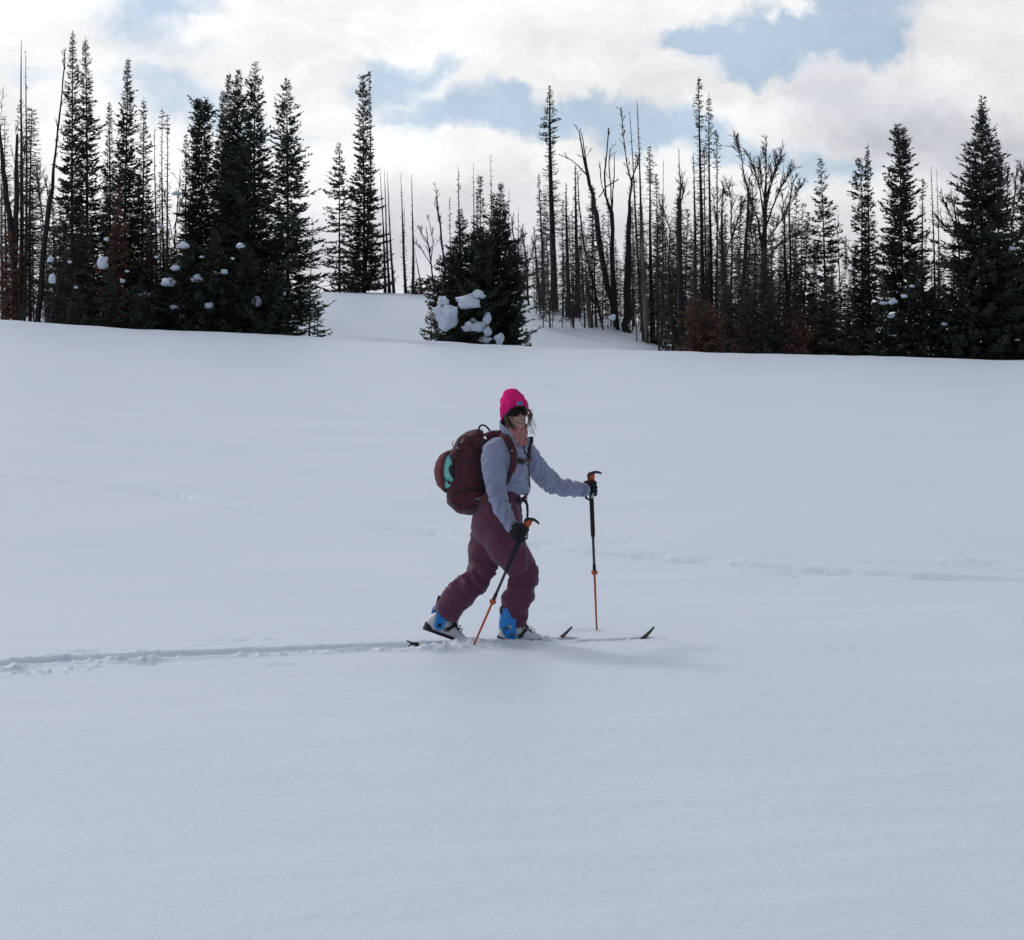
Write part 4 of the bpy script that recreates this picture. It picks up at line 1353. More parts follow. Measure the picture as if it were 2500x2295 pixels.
debris('fallen bare branch arching over the snow at the left of the dead stand', [(1322, 776), (1336, 764), (1350, 762), (1368, 768)], 95, 1)
debris('fallen dead branch with drooping twigs on the slope below the dead stand', [(1384, 768), (1392, 780), (1402, 794)], 95, 2)
debris('fallen stick on the slope beside the thin dark poles', [(1412, 770), (1422, 798)], 95, 3)
debris('small bare branch tips poking from the snow beneath the pale trunks', [(1610, 858), (1622, 848), (1630, 845)], 84, 4)
debris('bare branch poking from the snow left of the tall bare trunked fir', [(1296, 752), (1310, 750), (1326, 757)], 110, 5)

# ------------------------------------------------------------------ the skier
def cloth(name, col, col2, bump=0.5, bs=220, sc=26, rough=0.9, sheen=0.25, lo=.3, hi=.7):
    return mat(name, col, rough, col2, sc, bump=bump, bump_scale=bs, sheen=sheen, lo=lo, hi=hi, spec=0.25)


M['jacket'] = cloth('heather_blue_grey_fleece', (0.275, 0.295, 0.430), (0.350, 0.375, 0.520), sc=60)
M['trouser'] = cloth('plum_shell_fabric', (0.108, 0.029, 0.060), (0.145, 0.045, 0.084), sc=50, bump=.35)
M['pack'] = cloth('wine_red_pack_fabric', (0.072, 0.015, 0.026), (0.105, 0.024, 0.040), sc=40, bump=.5, bs=300)
M['pack_dark'] = cloth('near_black_pack_mesh', (0.014, 0.012, 0.018), (0.030, 0.018, 0.026), sc=60)
M['pack_red'] = cloth('brick_red_helmet_net', (0.200, 0.024, 0.032), (0.120, 0.014, 0.022), sc=30, bump=.8, bs=160)
M['webbing'] = mat('dark_webbing', (0.018, 0.016, 0.022), 0.7)
M['hat'] = mat('hot_pink_knit', (1.0, 0.032, 0.30), 0.9, (1.0, 0.018, 0.250), 60, bump=0.9, bump_scale=260, spec=0.1, stretch=(1, 1, .35))
M['skin'] = mat('tanned_skin', (0.480, 0.275, 0.205), 0.5, (0.410, 0.225, 0.165), 30, bump=0.08, bump_scale=200)
M['lips'] = mat('lips', (0.300, 0.070, 0.070), 0.4)
M['teeth'] = mat('teeth', (0.78, 0.74, 0.68), 0.3)
M['mouth'] = mat('mouth_dark', (0.05, 0.012, 0.012), 0.6)
M['lens'] = mat('dark_glossy_lens', (0.003, 0.003, 0.005), 0.22, spec=0.18)
M['frame'] = mat('black_frame', (0.012, 0.012, 0.014), 0.35)
M['hair'] = mat('brown_hair', (0.060, 0.034, 0.018), 0.45, (0.150, 0.092, 0.050), 26, stretch=(1, 1, .2))
M['glove'] = mat('black_fleece_glove', (0.007, 0.008, 0.010), 0.85, bump=0.4, bump_scale=150)
M['boot_white'] = mat('off_white_boot_shell', (0.74, 0.75, 0.78), 0.38, (0.66, 0.67, 0.71), 14)
M['boot_blue'] = mat('bright_blue_boot_cuff', (0.018, 0.290, 0.800), 0.35, (0.014, 0.240, 0.700), 20)
M['boot_black'] = mat('black_boot_rubber', (0.012, 0.013, 0.015), 0.6)
M['metal'] = mat('brushed_metal', (0.45, 0.48, 0.50), 0.3, metallic=0.9)
M['orange'] = mat('orange_anodised', (0.520, 0.095, 0.022), 0.4)
M['pole_dark'] = mat('dark_slate_pole', (0.024, 0.032, 0.040), 0.4)
M['grip_foam'] = mat('dark_grip_foam', (0.016, 0.013, 0.018), 0.85)
M['teal'] = mat('mint_teal_helmet_shell', (0.205, 0.640, 0.600), 0.35)
M['ski'] = mat('dark_ski_topsheet', (0.045, 0.045, 0.052), 0.7, (0.020, 0.020, 0.024), 8, spec=0.1)
M['ski_base'] = mat('charcoal_ski_base', (0.040, 0.040, 0.047), 0.85, (0.08, 0.08, 0.09), 16, spec=0.08)
M['white_shirt'] = cloth('white_base_layer', (0.62, 0.62, 0.66), (0.56, 0.56, 0.62), sc=40)
M['patch'] = mat('lavender_patch', (0.42, 0.44, 0.66), 0.7)
M['patch_ink'] = mat('navy_patch_thread', (0.045, 0.075, 0.24), 0.7)
M['logo'] = mat('grey_emblem_thread', (0.30, 0.27, 0.33), 0.7)


def gaiter_material():
    m = mat('coral_and_white_printed_gaiter', (0.55, 0.10, 0.075), 0.85, bump=0.3, bump_scale=200)
    nt = m.node_tree
    N, L = nt.nodes, nt.links
    b = N['Principled BSDF']
    tc = N.new('ShaderNodeTexCoord')
    v = N.new('ShaderNodeTexVoronoi')
    v.feature = 'DISTANCE_TO_EDGE'
    v.inputs['Scale'].default_value = 95
    n = N.new('ShaderNodeTexNoise'); n.inputs['Scale'].default_value = 55; n.inputs['Detail'].default_value = 3
    L.new(tc.outputs['Object'], n.inputs['Vector'])
    ad = N.new('ShaderNodeVectorMath'); ad.operation = 'MULTIPLY_ADD'
    L.new(n.outputs['Color'], ad.inputs[0]); ad.inputs[1].default_value = (.03, .03, .03); L.new(tc.outputs['Object'], ad.inputs[2])
    L.new(ad.outputs[0], v.inputs['Vector'])
    r = N.new('ShaderNodeMapRange')
    r.inputs['From Min'].default_value = 0.05; r.inputs['From Max'].default_value = 0.13
    L.new(v.outputs['Distance'], r.inputs['Value'])
    mx = N.new('ShaderNodeMix'); mx.data_type = 'RGBA'
    L.new(r.outputs[0], mx.inputs[0])
    mx.inputs[6].default_value = (0.58, 0.36, 0.36, 1)
    mx.inputs[7].default_value = (0.33, 0.045, 0.034, 1)
    L.new(mx.outputs[2], b.inputs['Base Color'])
    return m


M['gaiter'] = gaiter_material()

D0 = 13.90
KP = D0 / FPX           # metres per photo pixel at the skier


def V3(a):
    return np.array(a, float)


def nrm(v):
    v = V3(v)
    return v / max(np.linalg.norm(v), 1e-9)


def loft(rings, sides=24, cap=True):
    """rings: (centre, u axis vector, v axis vector[, squareness]) -> verts, faces"""
    V, Fc = [], []
    for rg in rings:
        c, u, v = V3(rg[0]), V3(rg[1]), V3(rg[2])
        e = rg[3] if len(rg) > 3 else 2.0
        for k in range(sides):
            a = 2 * math.pi * k / sides
            ca, sa = math.cos(a), math.sin(a)
            ca = math.copysign(abs(ca) ** (2 / e), ca)
            sa = math.copysign(abs(sa) ** (2 / e), sa)
            V.append(c + u * ca + v * sa)
    n = len(rings)
    for i in range(n - 1):
        for k in range(sides):
            k2 = (k + 1) % sides
            Fc.append((i * sides + k, i * sides + k2, (i + 1) * sides + k2, (i + 1) * sides + k))
    if cap:
        Fc.append(tuple(range(sides - 1, -1, -1)))
        Fc.append(tuple((n - 1) * sides + k for k in range(sides)))
    return V, Fc


def path_rings(pts, radii, flat=None, ref=None, sub=1):
    """rings along a path; radii number or (a, b) where a lies along the ref-derived side axis"""
    pts = [V3(p) for p in pts]
    if sub > 1:
        P2, R2 = [], []
        n = len(pts)
        for i in range(n - 1):
            p0 = pts[max(i - 1, 0)]; p1 = pts[i]; p2 = pts[i + 1]; p3 = pts[min(i + 2, n - 1)]
            for s in range(sub):
                t = s / sub
                q = 0.5 * ((2 * p1) + (-p0 + p2) * t + (2 * p0 - 5 * p1 + 4 * p2 - p3) * t * t + (-p0 + 3 * p1 - 3 * p2 + p3) * t ** 3)
                P2.append(q)
                ra, rb = V3(radii[i]) * 1.0, V3(radii[i + 1]) * 1.0
                R2.append(ra * (1 - t) + rb * t)
        P2.append(pts[-1]); R2.append(V3(radii[-1]))
        pts, radii = P2, R2
    rings = []
    n = len(pts)
    for i in range(n):
        t = nrm(pts[min(i + 1, n - 1)] - pts[max(i - 1, 0)])
        rf = V3(ref) if ref is not None else (V3((0, 1, 0)) if abs(t[1]) < 0.9 else V3((1, 0, 0)))
        u = nrm(np.cross(t, rf)); v = np.cross(t, u)
        r = np.atleast_1d(V3(radii[i]))
        ra, rb = (r[0], r[0]) if len(r) == 1 else (r[0], r[1])
        rings.append((pts[i], u * ra, v * rb))
    return rings


def tube(pts, radii, sides=10, sub=1, ref=None, cap=True):
    if isinstance(radii, (int, float)):
        radii = [radii] * len(pts)
    return loft(path_rings(pts, radii, ref=ref, sub=sub), sides, cap)


def join(parts):
    V, Fc = [], []
    for v, f in parts:
        o = len(V)
        V.extend(v)
        Fc.extend(tuple(i + o for i in q) for q in f)
    return V, Fc


def ball(c, r, seg=14, squash=(1, 1, 1)):
    rings = []
    for i in range(1, seg):
        a = math.pi * i / seg
        rings.append((V3(c) + V3((0, 0, -math.cos(a) * r * squash[2])), V3((r * math.sin(a) * squash[0], 0, 0)), V3((0, r * math.sin(a) * squash[1], 0))))
    return loft(rings, seg)


def remesh(parts, voxel, smooth=6, factor=0.5, name='body'):
    """fuse overlapping closed pieces into one continuous surface"""
    v, f = join(parts)
    me = mesh_from(name, v, f)
    ob = bpy.data.objects.new('tmp', me)
    COL.objects.link(ob)
    m = ob.modifiers.new('r', 'REMESH')
    m.mode = 'VOXEL'; m.voxel_size = voxel
    if smooth:
        s = ob.modifiers.new('s', 'SMOOTH')
        s.iterations = smooth; s.factor = factor
    dg = bpy.context.evaluated_depsgraph_get()
    out = bpy.data.meshes.new_from_object(ob.evaluated_get(dg))
    out.name = name
    bpy.data.objects.remove(ob)
    bpy.data.meshes.remove(me)
    return out


def displace(me, fn):
    me.update()
    n = len(me.vertices)
    co = np.empty(n * 3, dtype=np.float32); me.vertices.foreach_get('co', co)
    no = np.empty(n * 3, dtype=np.float32); me.vertices.foreach_get('normal', no)
    co = co.reshape(-1, 3).astype(float); no = no.reshape(-1, 3)
    d = fn(co)
    co = co + no * d[:, None]
    me.vertices.foreach_set('co', co.astype(np.float32).ravel())
    me.update()


def limb_coords(co, segs):
    """for every vertex: nearest limb segment, run along it (metres) and the unit radial direction"""
    best = np.full(len(co), 1e9); run = np.zeros(len(co)); rad = np.zeros((len(co), 3)); which = np.zeros(len(co), int)
    acc = 0
    for i, (a, b) in enumerate(segs):
        a, b = V3(a), V3(b)
        d = b - a; ln = np.linalg.norm(d)
        t = np.clip(((co - a) @ d) / ln ** 2, 0, 1)
        q = a + t[:, None] * d
        r = co - q
        ds = np.linalg.norm(r, axis=1)
        m = ds < best
        best[m] = ds[m]; run[m] = acc + (t * ln)[m]; rad[m] = (r / np.maximum(ds, 1e-6)[:, None])[m]; which[m] = i
        acc += ln + 1.0
    return best, run, rad, which


def folds(co, segs, amps, freq=30, seed=0.0, skew=0.5):
    """cloth folds lying across each limb; amps per segment"""
    _, run, rad, which = limb_coords(co, segs)
    out = np.zeros(len(co))
    A = np.array(amps)[which]
    for i in range(len(co)):
        v = Vector((run[i] * freq + seed + skew * rad[i][2] + rad[i][0] * 0.6, rad[i][0] * 0.75, rad[i][1] * 0.75 + rad[i][2] * 0.5))
        n = mnoise.noise(v)
        n2 = mnoise.noise(v * 2.1 + Vector((5, 1, 2)))
        out[i] = (0.75 - 3.4 * abs(n) ** 0.8) * 0.62 + n2 * 0.22
    return out * A


def rough(co, scale, amp, seed=0.0):
    return np.array([mnoise.noise(Vector((c[0] * scale + seed, c[1] * scale, c[2] * scale))) for c in co]) * amp


def finish(name, me, m, parent, **pr):
    me.name = name
    me.materials.clear()
    for q in (m if isinstance(m, (list, tuple)) else [m]):
        me.materials.append(q)
    me.polygons.foreach_set('use_smooth', [True] * len(me.polygons))
    return link(name, me, parent, **pr)


def simple(name, vf, m, parent, smooth=True, **pr):
    v, f = vf
    return link(name, mesh_from(name, v, f, [m], smooth), parent, **pr)


HEAD = math.radians(18.5)
FW = V3((math.cos(HEAD), math.sin(HEAD), 0))       # the way the skis point
LF = V3((-math.sin(HEAD), math.cos(HEAD), 0))      # her left
UP = V3((0, 0, 1))

person = thing('person', 'skier in bright pink beanie, grey-blue fleece and plum trousers striding to the right', 'person')

# joints (photo pixel, depth)
J = dict(
    hipR=P(1222, 1285, 13.85), kneeR=P(1281, 1393, 13.93), ankR=P(1250, 1530, 13.93),
    hipL=P(1194, 1290, 14.00), kneeL=P(1166, 1410, 13.99), ankL=P(1079, 1518, 13.97),
    pelvis=P(1213, 1262, 13.93), waist=P(1228, 1200, 13.92), chest=P(1236, 1125, 13.90), neck=P(1245, 1068, 13.90),
    shR=P(1208, 1104, 13.78), elR=P(1214, 1206, 13.71), wrR=P(1253, 1286, 13.60),
    shL=P(1284, 1106, 14.03), elL=P(1346, 1186, 14.20), wrL=P(1424, 1195, 14.38),
)
headC = P(1257, 1008, 13.88)

# --- trousers ---------------------------------------------------------------
def ellipse_ring(px, py, d, lat, dep, yaw, e=2.0, tilt=0.0):
    """horizontal ring: lat half width across the body, dep half depth along the way it faces (yaw from +x, radians)"""
    f = V3((math.cos(yaw), math.sin(yaw), tilt))
    l = V3((-math.sin(yaw), math.cos(yaw), 0))
    return (P(px, py, d), f * dep, l * lat, e)


y18 = HEAD
pel = loft([ellipse_ring(1229, 1186, 13.91, .138, .112, y18 * .3), ellipse_ring(1226, 1205, 13.91, .148, .120, y18 * .5), ellipse_ring(1218, 1235, 13.92, .160, .140, y18 * .8),
            ellipse_ring(1214, 1262, 13.93, .175, .166, y18), ellipse_ring(1212, 1290, 13.93, .178, .166, y18), ellipse_ring(1209, 1318, 13.94, .150, .135, y18),
            ellipse_ring(1208, 1335, 13.94, .09, .09, y18)], 28)
legR = tube([P(1217, 1275, 13.86), P(1224, 1305, 13.86), P(1240, 1340, 13.87), P(1263, 1370, 13.90), P(1280, 1394, 13.93), P(1278, 1418, 13.93), P(1270, 1443, 13.93),
             P(1261, 1468, 13.93), P(1260, 1492, 13.93), P(1262, 1512, 13.93), P(1266, 1530, 13.93)],
            [.105, .128, .130, .108, .090, .092, .100, .100, .087, .072, .050], 26, 3)
legL = tube([P(1197, 1285, 14.0), P(1189, 1315, 14.0), P(1182, 1350, 14.0), P(1178, 1385, 13.99), P(1168, 1410, 13.99), P(1147, 1430, 13.98), P(1124, 1451, 13.97),
             P(1104, 1474, 13.97), P(1091, 1494, 13.97), P(1083, 1507, 13.97)],
            [.12, .116, .108, .100, .093, .094, .096, .098, .092, .080], 26, 3)
me = remesh([pel, legR, legL], 0.0085, 5)
SEG_T = [(J['waist'], J['pelvis']), (P(1222, 1300, 13.86), P(1272, 1375, 13.92)), (P(1272, 1375, 13.92), P(1279, 1420, 13.93)), (P(1279, 1420, 13.93), P(1266, 1465, 13.93)), (P(1266, 1465, 13.93), P(1255, 1530, 13.93)),
         (P(1192, 1310, 14.0), P(1180, 1380, 14.0)), (P(1180, 1380, 14.0), P(1150, 1428, 13.98)), (P(1150, 1428, 13.98), P(1118, 1458, 13.97)), (P(1118, 1458, 13.97), P(1082, 1508, 13.97))]
displace(me, lambda co: folds(co, SEG_T, [.004, .006, .018, .021, .012, .009, .020, .020, .010], 15, 3.3, 1.6) + rough(co, 9, .004))
trousers = finish('trousers', me, M['trouser'], person)
BV_T = BVHTree.FromPolygons([v.co[:] for v in me.vertices], [p.vertices[:] for p in me.polygons])

# --- fleece -----------------------------------------------------------------
tw = [R(-8), R(-12), R(-18), R(-28), R(-38), R(-42), R(-38), R(-30)]
tor = loft([ellipse_ring(1242, 1198, 13.90, .128, .118, tw[0], tilt=-.28), ellipse_ring(1243, 1186, 13.90, .150, .144, tw[1], tilt=-.24), ellipse_ring(1240, 1165, 13.90, .155, .142, tw[2], tilt=-.10),
            ellipse_ring(1237, 1135, 13.90, .165, .130, tw[3]), ellipse_ring(1240, 1108, 13.90, .175, .118, tw[4]), ellipse_ring(1244, 1088, 13.90, .150, .100, tw[5]),
            ellipse_ring(1246, 1072, 13.90, .105, .082, tw[6]), ellipse_ring(1248, 1060, 13.90, .072, .070, tw[7]), ellipse_ring(1247, 1050, 13.90, .062, .064, tw[7])], 30)
armR = tube([P(1222, 1092, 13.84), P(1208, 1103, 13.79), P(1205, 1130, 13.77), P(1208, 1160, 13.75), P(1212, 1187, 13.72), P(1215, 1210, 13.70), P(1222, 1232, 13.67), P(1234, 1256, 13.64), P(1246, 1278, 13.61), P(1251, 1288, 13.60)],
            [.075, .084, .086, .080, .068, .060, .056, .053, .046, .040], 22, 3)
armL = tube([P(1262, 1096, 13.98), P(1280, 1103, 14.02), P(1300, 1125, 14.07), P(1322, 1155, 14.13), P(1346, 1180, 14.20), P(1375, 1190, 14.27), P(1402, 1195, 14.33), P(1420, 1196, 14.37), P(1428, 1196, 14.39)],
            [.070, .074, .070, .068, .070, .060, .052, .047, .043], 22, 3)
me = remesh([tor, armR, armL], 0.0075, 5)
SEG_J = [(J['waist'], J['neck']), (P(1205, 1100, 13.78), P(1212, 1180, 13.72)), (P(1212, 1180, 13.72), P(1220, 1230, 13.68)), (P(1220, 1230, 13.68), P(1251, 1288, 13.6)),
         (P(1285, 1106, 14.03), P(1335, 1172, 14.17)), (P(1335, 1172, 14.17), P(1370, 1190, 14.26)), (P(1370, 1190, 14.26), P(1426, 1196, 14.38))]
displace(me, lambda co: folds(co, SEG_J, [.007, .006, .014, .016, .013, .018, .015], 26, 8.1, 1.5) + rough(co, 14, .005, 3) + rough(co, 6, .006, 9))
fleece = finish('fleece_jacket', me, M['jacket'], person)
BV_J = BVHTree.FromPolygons([v.co[:] for v in me.vertices], [p.vertices[:] for p in me.polygons])


def on(bvs, px, py, lift=0.006, fall=13.8):
    """the point of the clothing seen at a photo pixel, lifted off the cloth"""
    r = ray(px, py)
    dr = Vector(nrm(r))
    best = None
    for b in (bvs if isinstance(bvs, (list, tuple)) else [bvs]):
        loc, n, i, dist = b.ray_cast(Vector(CAM), dr)
        if loc is not None and (best is None or dist < best[2]):
            best = (loc, n, dist)
    if best is None:
        p = P(px, py, fall)
        return p, V3((0, -1, 0))
    n = best[1]
    if n.dot(dr) > 0:
        n = -n
    return V3(best[0]) + V3(n) * lift, V3(n)


def ribbon(pts, nrms, width, thick, closed=False):
    """a strap: rectangular section following pts, lying flat to nrms"""
    rings = []
    n = len(pts)
    for i in range(n):
        t = nrm(pts[min(i + 1, n - 1)] - pts[max(i - 1, 0)])
        nn = nrm(nrms[i] - t * np.dot(nrms[i], t))
        s = np.cross(t, nn)
        w = width[i] if isinstance(width, (list, tuple, np.ndarray)) else width
        rings.append((pts[i], s * w / 2, nn * thick / 2, 5.0))
    return loft(rings, 12)


def strap(bv, pxs, width, thick=.008, lift=.006, dens=4, fall=13.8):
    P2 = []
    for (a, b) in zip(pxs[:-1], pxs[1:]):
        for s in range(dens):
            t = s / dens
            P2.append((a[0] * (1 - t) + b[0] * t, a[1] * (1 - t) + b[1] * t))
    P2.append(pxs[-1])
    q = [on(bv, x, y, lift, fall) for x, y in P2]
    pts = np.array([a[0] for a in q]); ns = np.array([a[1] for a in q])
    for _ in range(3):
        pts[1:-1] = (pts[:-2] + 2 * pts[1:-1] + pts[2:]) / 4
        ns[1:-1] = (ns[:-2] + ns[1:-1] + ns[2:]) / 3
    if isinstance(width, (list, tuple)):
        width = np.interp(np.linspace(0, 1, len(pts)), np.linspace(0, 1, len(width)), width)
    return ribbon(list(pts), list(ns), width, thick)


# jacket details: zip, chest seam, cuffs, collar
c_rings = []
for (z, w, f, b, ox) in ((0, .074, .070, .066, 0), (.030, .076, .078, .068, .003), (.055, .076, .080, .072, .006), (.085, .076, .078, .072, .004)):
    c = P(1247, 1072, 13.895) + V3((ox * .8, -ox * .6, z))
    fr = V3((math.cos(R(-40)), math.sin(R(-40)), -.55))
    lt = V3((-math.sin(R(-40)), math.cos(R(-40)), 0))
    c_rings.append((c, fr * f, lt * w))
collar = simple('collar', loft(c_rings, 26, False), M['jacket'], fleece)
sm = collar.modifiers.new('solid', 'SOLIDIFY'); sm.thickness = 0.006
simple('collar_flap', join([strap(BV_J, [(1290, 1070), (1284, 1084), (1281, 1096), (1288, 1108)], [.020, .036, .034, .01], .007, .006), ]), M['jacket'], fleece)
simple('white_collar', strap(BV_J, [(1262, 1074), (1267, 1082), (1272, 1080), (1275, 1070)], .014, .006, .007), M['white_shirt'], person)
simple('zip', strap(BV_J, [(1277, 1092), (1283, 1108), (1289, 1128), (1291, 1150), (1292, 1170), (1294, 1188)], .008, .004, .003), M['pack_dark'], fleece)
simple('seam', strap(BV_J, [(1214, 1194), (1206, 1190), (1200, 1186)], .004, .003, .002), M['jacket'], fleece)
cp = tube([P(1248, 1282, 13.605), P(1254, 1292, 13.597)], [.044, .043], 20)
simple('cuff', cp, M['jacket'], fleece)
cp = tube([P(1420, 1196, 14.37), P(1431, 1196, 14.395)], [.048, .045], 20)
simple('cuff', cp, M['jacket'], fleece)

# trouser details
simple('belt', strap([BV_T, BV_J], [(1258, 1226), (1270, 1220), (1283, 1214), (1286, 1208)], .022, .006, .005), M['pack'], trousers)
simple('fly_flap', strap(BV_T, [(1268, 1222), (1270, 1236), (1272, 1250)], .022, .006, .004), M['trouser'], trousers)
simple('thigh_zip', strap(BV_T, [(1244, 1236), (1252, 1252), (1258, 1268), (1265, 1285)], .007, .004, .003), M['pack_dark'], trousers)
simple('knee_seam', strap(BV_T, [(1240, 1374), (1256, 1377), (1270, 1376), (1282, 1377)], .003, .002, .001), M['trouser'], trousers)
simple('crotch_fold', strap(BV_T, [(1172, 1330), (1184, 1346), (1198, 1362), (1212, 1376)], .010, .010, .001), M['trouser'], trousers)

# --- skin body (one continuous figure inside the clothes) -------------------
H_yaw, H_roll, H_pitch = R(19), R(5), R(6)
hf = V3((math.sin(H_yaw) * math.cos(H_pitch), -math.cos(H_yaw) * math.cos(H_pitch), math.sin(H_pitch)))
hu = nrm(UP - hf * np.dot(UP, hf))
hx = np.cross(hu, hf) * -1.0                      # image-right side of the face
hx = nrm(np.cross(hf, hu)) * -1.0
if hx[0] < 0:
    hx = -hx
ru = hu * math.cos(H_roll) - hx * math.sin(H_roll)
rx = hx * math.cos(H_roll) + hu * math.sin(H_roll)
hu, hx = ru, rx


def Hd(x, y, z):
    """head space: x to the picture's right, y out of the face, z up"""
    return headC + hx * x + hf * y + hu * z


FACE = [(-.119, .012, .060, .014, .016), (-.114, .026, .054, .030, .035), (-.102, .040, .036, .052, .060), (-.085, .050, .020, .070, .075), (-.065, .058, .006, .082, .083),
        (-.045, .063, .0, .087, .088), (-.02, .067, 0, .089, .095), (0, .069, 0, .087, .098), (.03, .072, 0, .090, .100), (.055, .066, 0, .078, .090), (.075, .050, 0, .056, .068),
        (.090, .030, 0, .036, .044), (.100, .01, 0, .012, .014)]


def face_point(th, z, extra=0.0):
    zs = [r[0] for r in FACE]
    w, y0, f, b = (np.interp(z, zs, [r[i] for r in FACE]) for i in (1, 2, 3, 4))
    x = (w + extra) * math.sin(th)
    y = y0 + ((f if math.cos(th) > 0 else b) + extra) * math.cos(th)
    if math.cos(th) > 0:
        g = lambda a, b_, sx, sz: math.exp(-((x - a) / sx) ** 2 - ((z - b_) / sz) ** 2)
        y += .014 * g(0, -.010, .010, .022) + .022 * g(0, -.034, .0105, .013) + .006 * g(.011, -.038, .006, .006) + .006 * g(-.011, -.038, .006, .006)
        y -= .010 * g(.031, .004, .016, .013) + .010 * g(-.031, .004, .016, .013)
        y += .007 * g(.040, -.032, .018, .020) + .007 * g(-.040, -.032, .018, .020)
        y += .004 * g(0, -.066, .022, .012) + .006 * g(0, -.106, .016, .012) - .003 * g(0, -.087, .02, .006)
    return x, y


def head_mesh():
    zs = np.linspace(-.119, .100, 60)
    V, Fc = [], []
    n = 64
    for z in zs:
        for k in range(n):
            th = 2 * math.pi * k / n
            x, y = face_point(th, z)
            V.append(Hd(x, y, z))
    for i in range(len(zs) - 1):
        for k in range(n):
            k2 = (k + 1) % n
            Fc.append((i * n + k, i * n + k2, (i + 1) * n + k2, (i + 1) * n + k))
    Fc.append(tuple(range(n - 1, -1, -1)))
    Fc.append(tuple((len(zs) - 1) * n + k for k in range(n)))
    return V, Fc


torso_b = loft([ellipse_ring(1212, 1290, 13.93, .12, .10, y18), ellipse_ring(1216, 1250, 13.93, .14, .11, y18), ellipse_ring(1230, 1195, 13.91, .11, .09, R(-5)), ellipse_ring(1238, 1130, 13.90, .13, .095, R(-28)),
                ellipse_ring(1244, 1092, 13.90, .12, .08, R(-38)), ellipse_ring(1248, 1070, 13.90, .055, .055, R(-30)), ellipse_ring(1252, 1045, 13.89, .050, .052, R(-40)), ellipse_ring(1254, 1020, 13.89, .048, .05, R(-50))], 20)
bb = [torso_b,
      tube([J['hipR'], P(1244, 1335, 13.89), J['kneeR'], P(1268, 1440, 13.93), P(1262, 1505, 13.93)], [.085, .078, .058, .055, .038], 16, 2),
      tube([J['hipL'], P(1182, 1345, 14.0), J['kneeL'], P(1124, 1455, 13.97), P(1094, 1497, 13.97)], [.085, .078, .058, .055, .038], 16, 2),
      tube([P(1230, 1098, 13.86), J['shR'], P(1209, 1155, 13.75), J['elR'], P(1232, 1248, 13.66), J['wrR'], P(1262, 1298, 13.575)], [.05, .056, .050, .042, .040, .030, .026], 14, 2),
      tube([P(1256, 1098, 13.94), J['shL'], P(1318, 1148, 14.12), J['elL'], P(1390, 1193, 14.30), J['wrL'], P(1440, 1194, 14.41)], [.05, .052, .046, .042, .036, .030, .026], 14, 2)]
bm_ = remesh(bb, 0.011, 2)
hv, hfc = head_mesh()
bv = [v.co[:] for v in bm_.vertices]
bf = [tuple(p.vertices) for p in bm_.polygons]
v, f = join([(bv, bf), (hv, hfc)])
bpy.data.meshes.remove(bm_)
body = link('body', mesh_from('body', v, f, [M['skin']]), person)

# mouth: a wide smile with the upper teeth showing
def face_strip(x0, x1, zc, hh, lift, n=15, curve=0.0, taper=True):
    V, Fc = [], []
    for i in range(n):
        t = i / (n - 1)
        x = x0 + (x1 - x0) * t
        th = math.asin(max(-.95, min(.95, x / .055)))
        zz = zc + curve * ((2 * t - 1) ** 2)
        h_ = hh * (math.sqrt(max(0.04, 1 - (2 * t - 1) ** 2)) if taper else 1)
        for s in (-1, 1):
            _, y = face_point(math.asin(max(-1, min(1, x / np.interp(zz, [r[0] for r in FACE], [r[1] for r in FACE])))), zz + s * h_)
            V.append(Hd(x, y + lift, zz + s * h_))
    for i in range(n - 1):
        Fc.append((2 * i, 2 * i + 2, 2 * i + 3, 2 * i + 1))
    return V, Fc


for nm, a, m in (('lips', (-.027, .027, -.070, .0095, .0016), 'lips'), ('mouth', (-.022, .022, -.070, .0060, .0028), 'mouth'), ('teeth', (-.019, .019, -.0680, .0036, .0040), 'teeth')):
    o = simple(nm, face_strip(*a, curve=.006), M[m], body)
    q = o.modifiers.new('s', 'SOLIDIFY'); q.thickness = .0012
for s in (-1, 1):
    x, y = .0062 * s, None
    _, y = face_point(math.asin(x / .064), -.043)
    simple('nostril', ball(Hd(x, y - .001, -.0440), .0026, 8), M['mouth'], body)

# --- sunglasses -------------------------------------------------------------
def shield():
    V, Fc = [], []
    na, nz_ = 37, 9
    for j in range(nz_):
        for i in range(na):
            a = R(-74 + 148 * i / (na - 1))
            xx = math.sin(a)
            top = .034 - .006 * abs(xx) ** 3
            low = -.029 + .020 * math.exp(-(xx / .16) ** 2) + .016 * max(0, abs(xx) - .62) / .38
            if abs(xx) > .9:
                top = .020
                low = -.004
            z = top + (low - top) * j / (nz_ - 1)
            rx_ = .0775; ry_ = .105 - .004 * abs(j / (nz_ - 1) - .4)
            V.append(Hd(rx_ * math.sin(a), ry_ * math.cos(a) + .004, z))
    for j in range(nz_ - 1):
        for i in range(na - 1):
            p = j * na + i
            Fc.append((p, p + 1, p + na + 1, p + na))
    return V, Fc


glasses = thing('sunglasses', 'large dark wraparound shield sunglasses on the skier', 'sunglasses')
glasses.parent = person
for k in ('label', 'category'):
    del glasses[k]
ln_ = simple('lens', shield(), M['lens'], glasses)
q = ln_.modifiers.new('s', 'SOLIDIFY'); q.thickness = .003
top_pts = [Hd(.0745 * math.sin(R(a)), .105 * math.cos(R(a)) + .0045, .030 - .006 * abs(math.sin(R(a))) ** 3) for a in range(-72, 73, 8)]
simple('frame', tube(top_pts, .0028, 8), M['frame'], glasses)
for s in (-1, 1):
    simple('temple', tube([Hd(s * .073, .028, .012), Hd(s * .075, -.01, .013), Hd(s * .076, -.05, .010), Hd(s * .074, -.075, 0)], .003, 8), M['frame'], glasses)

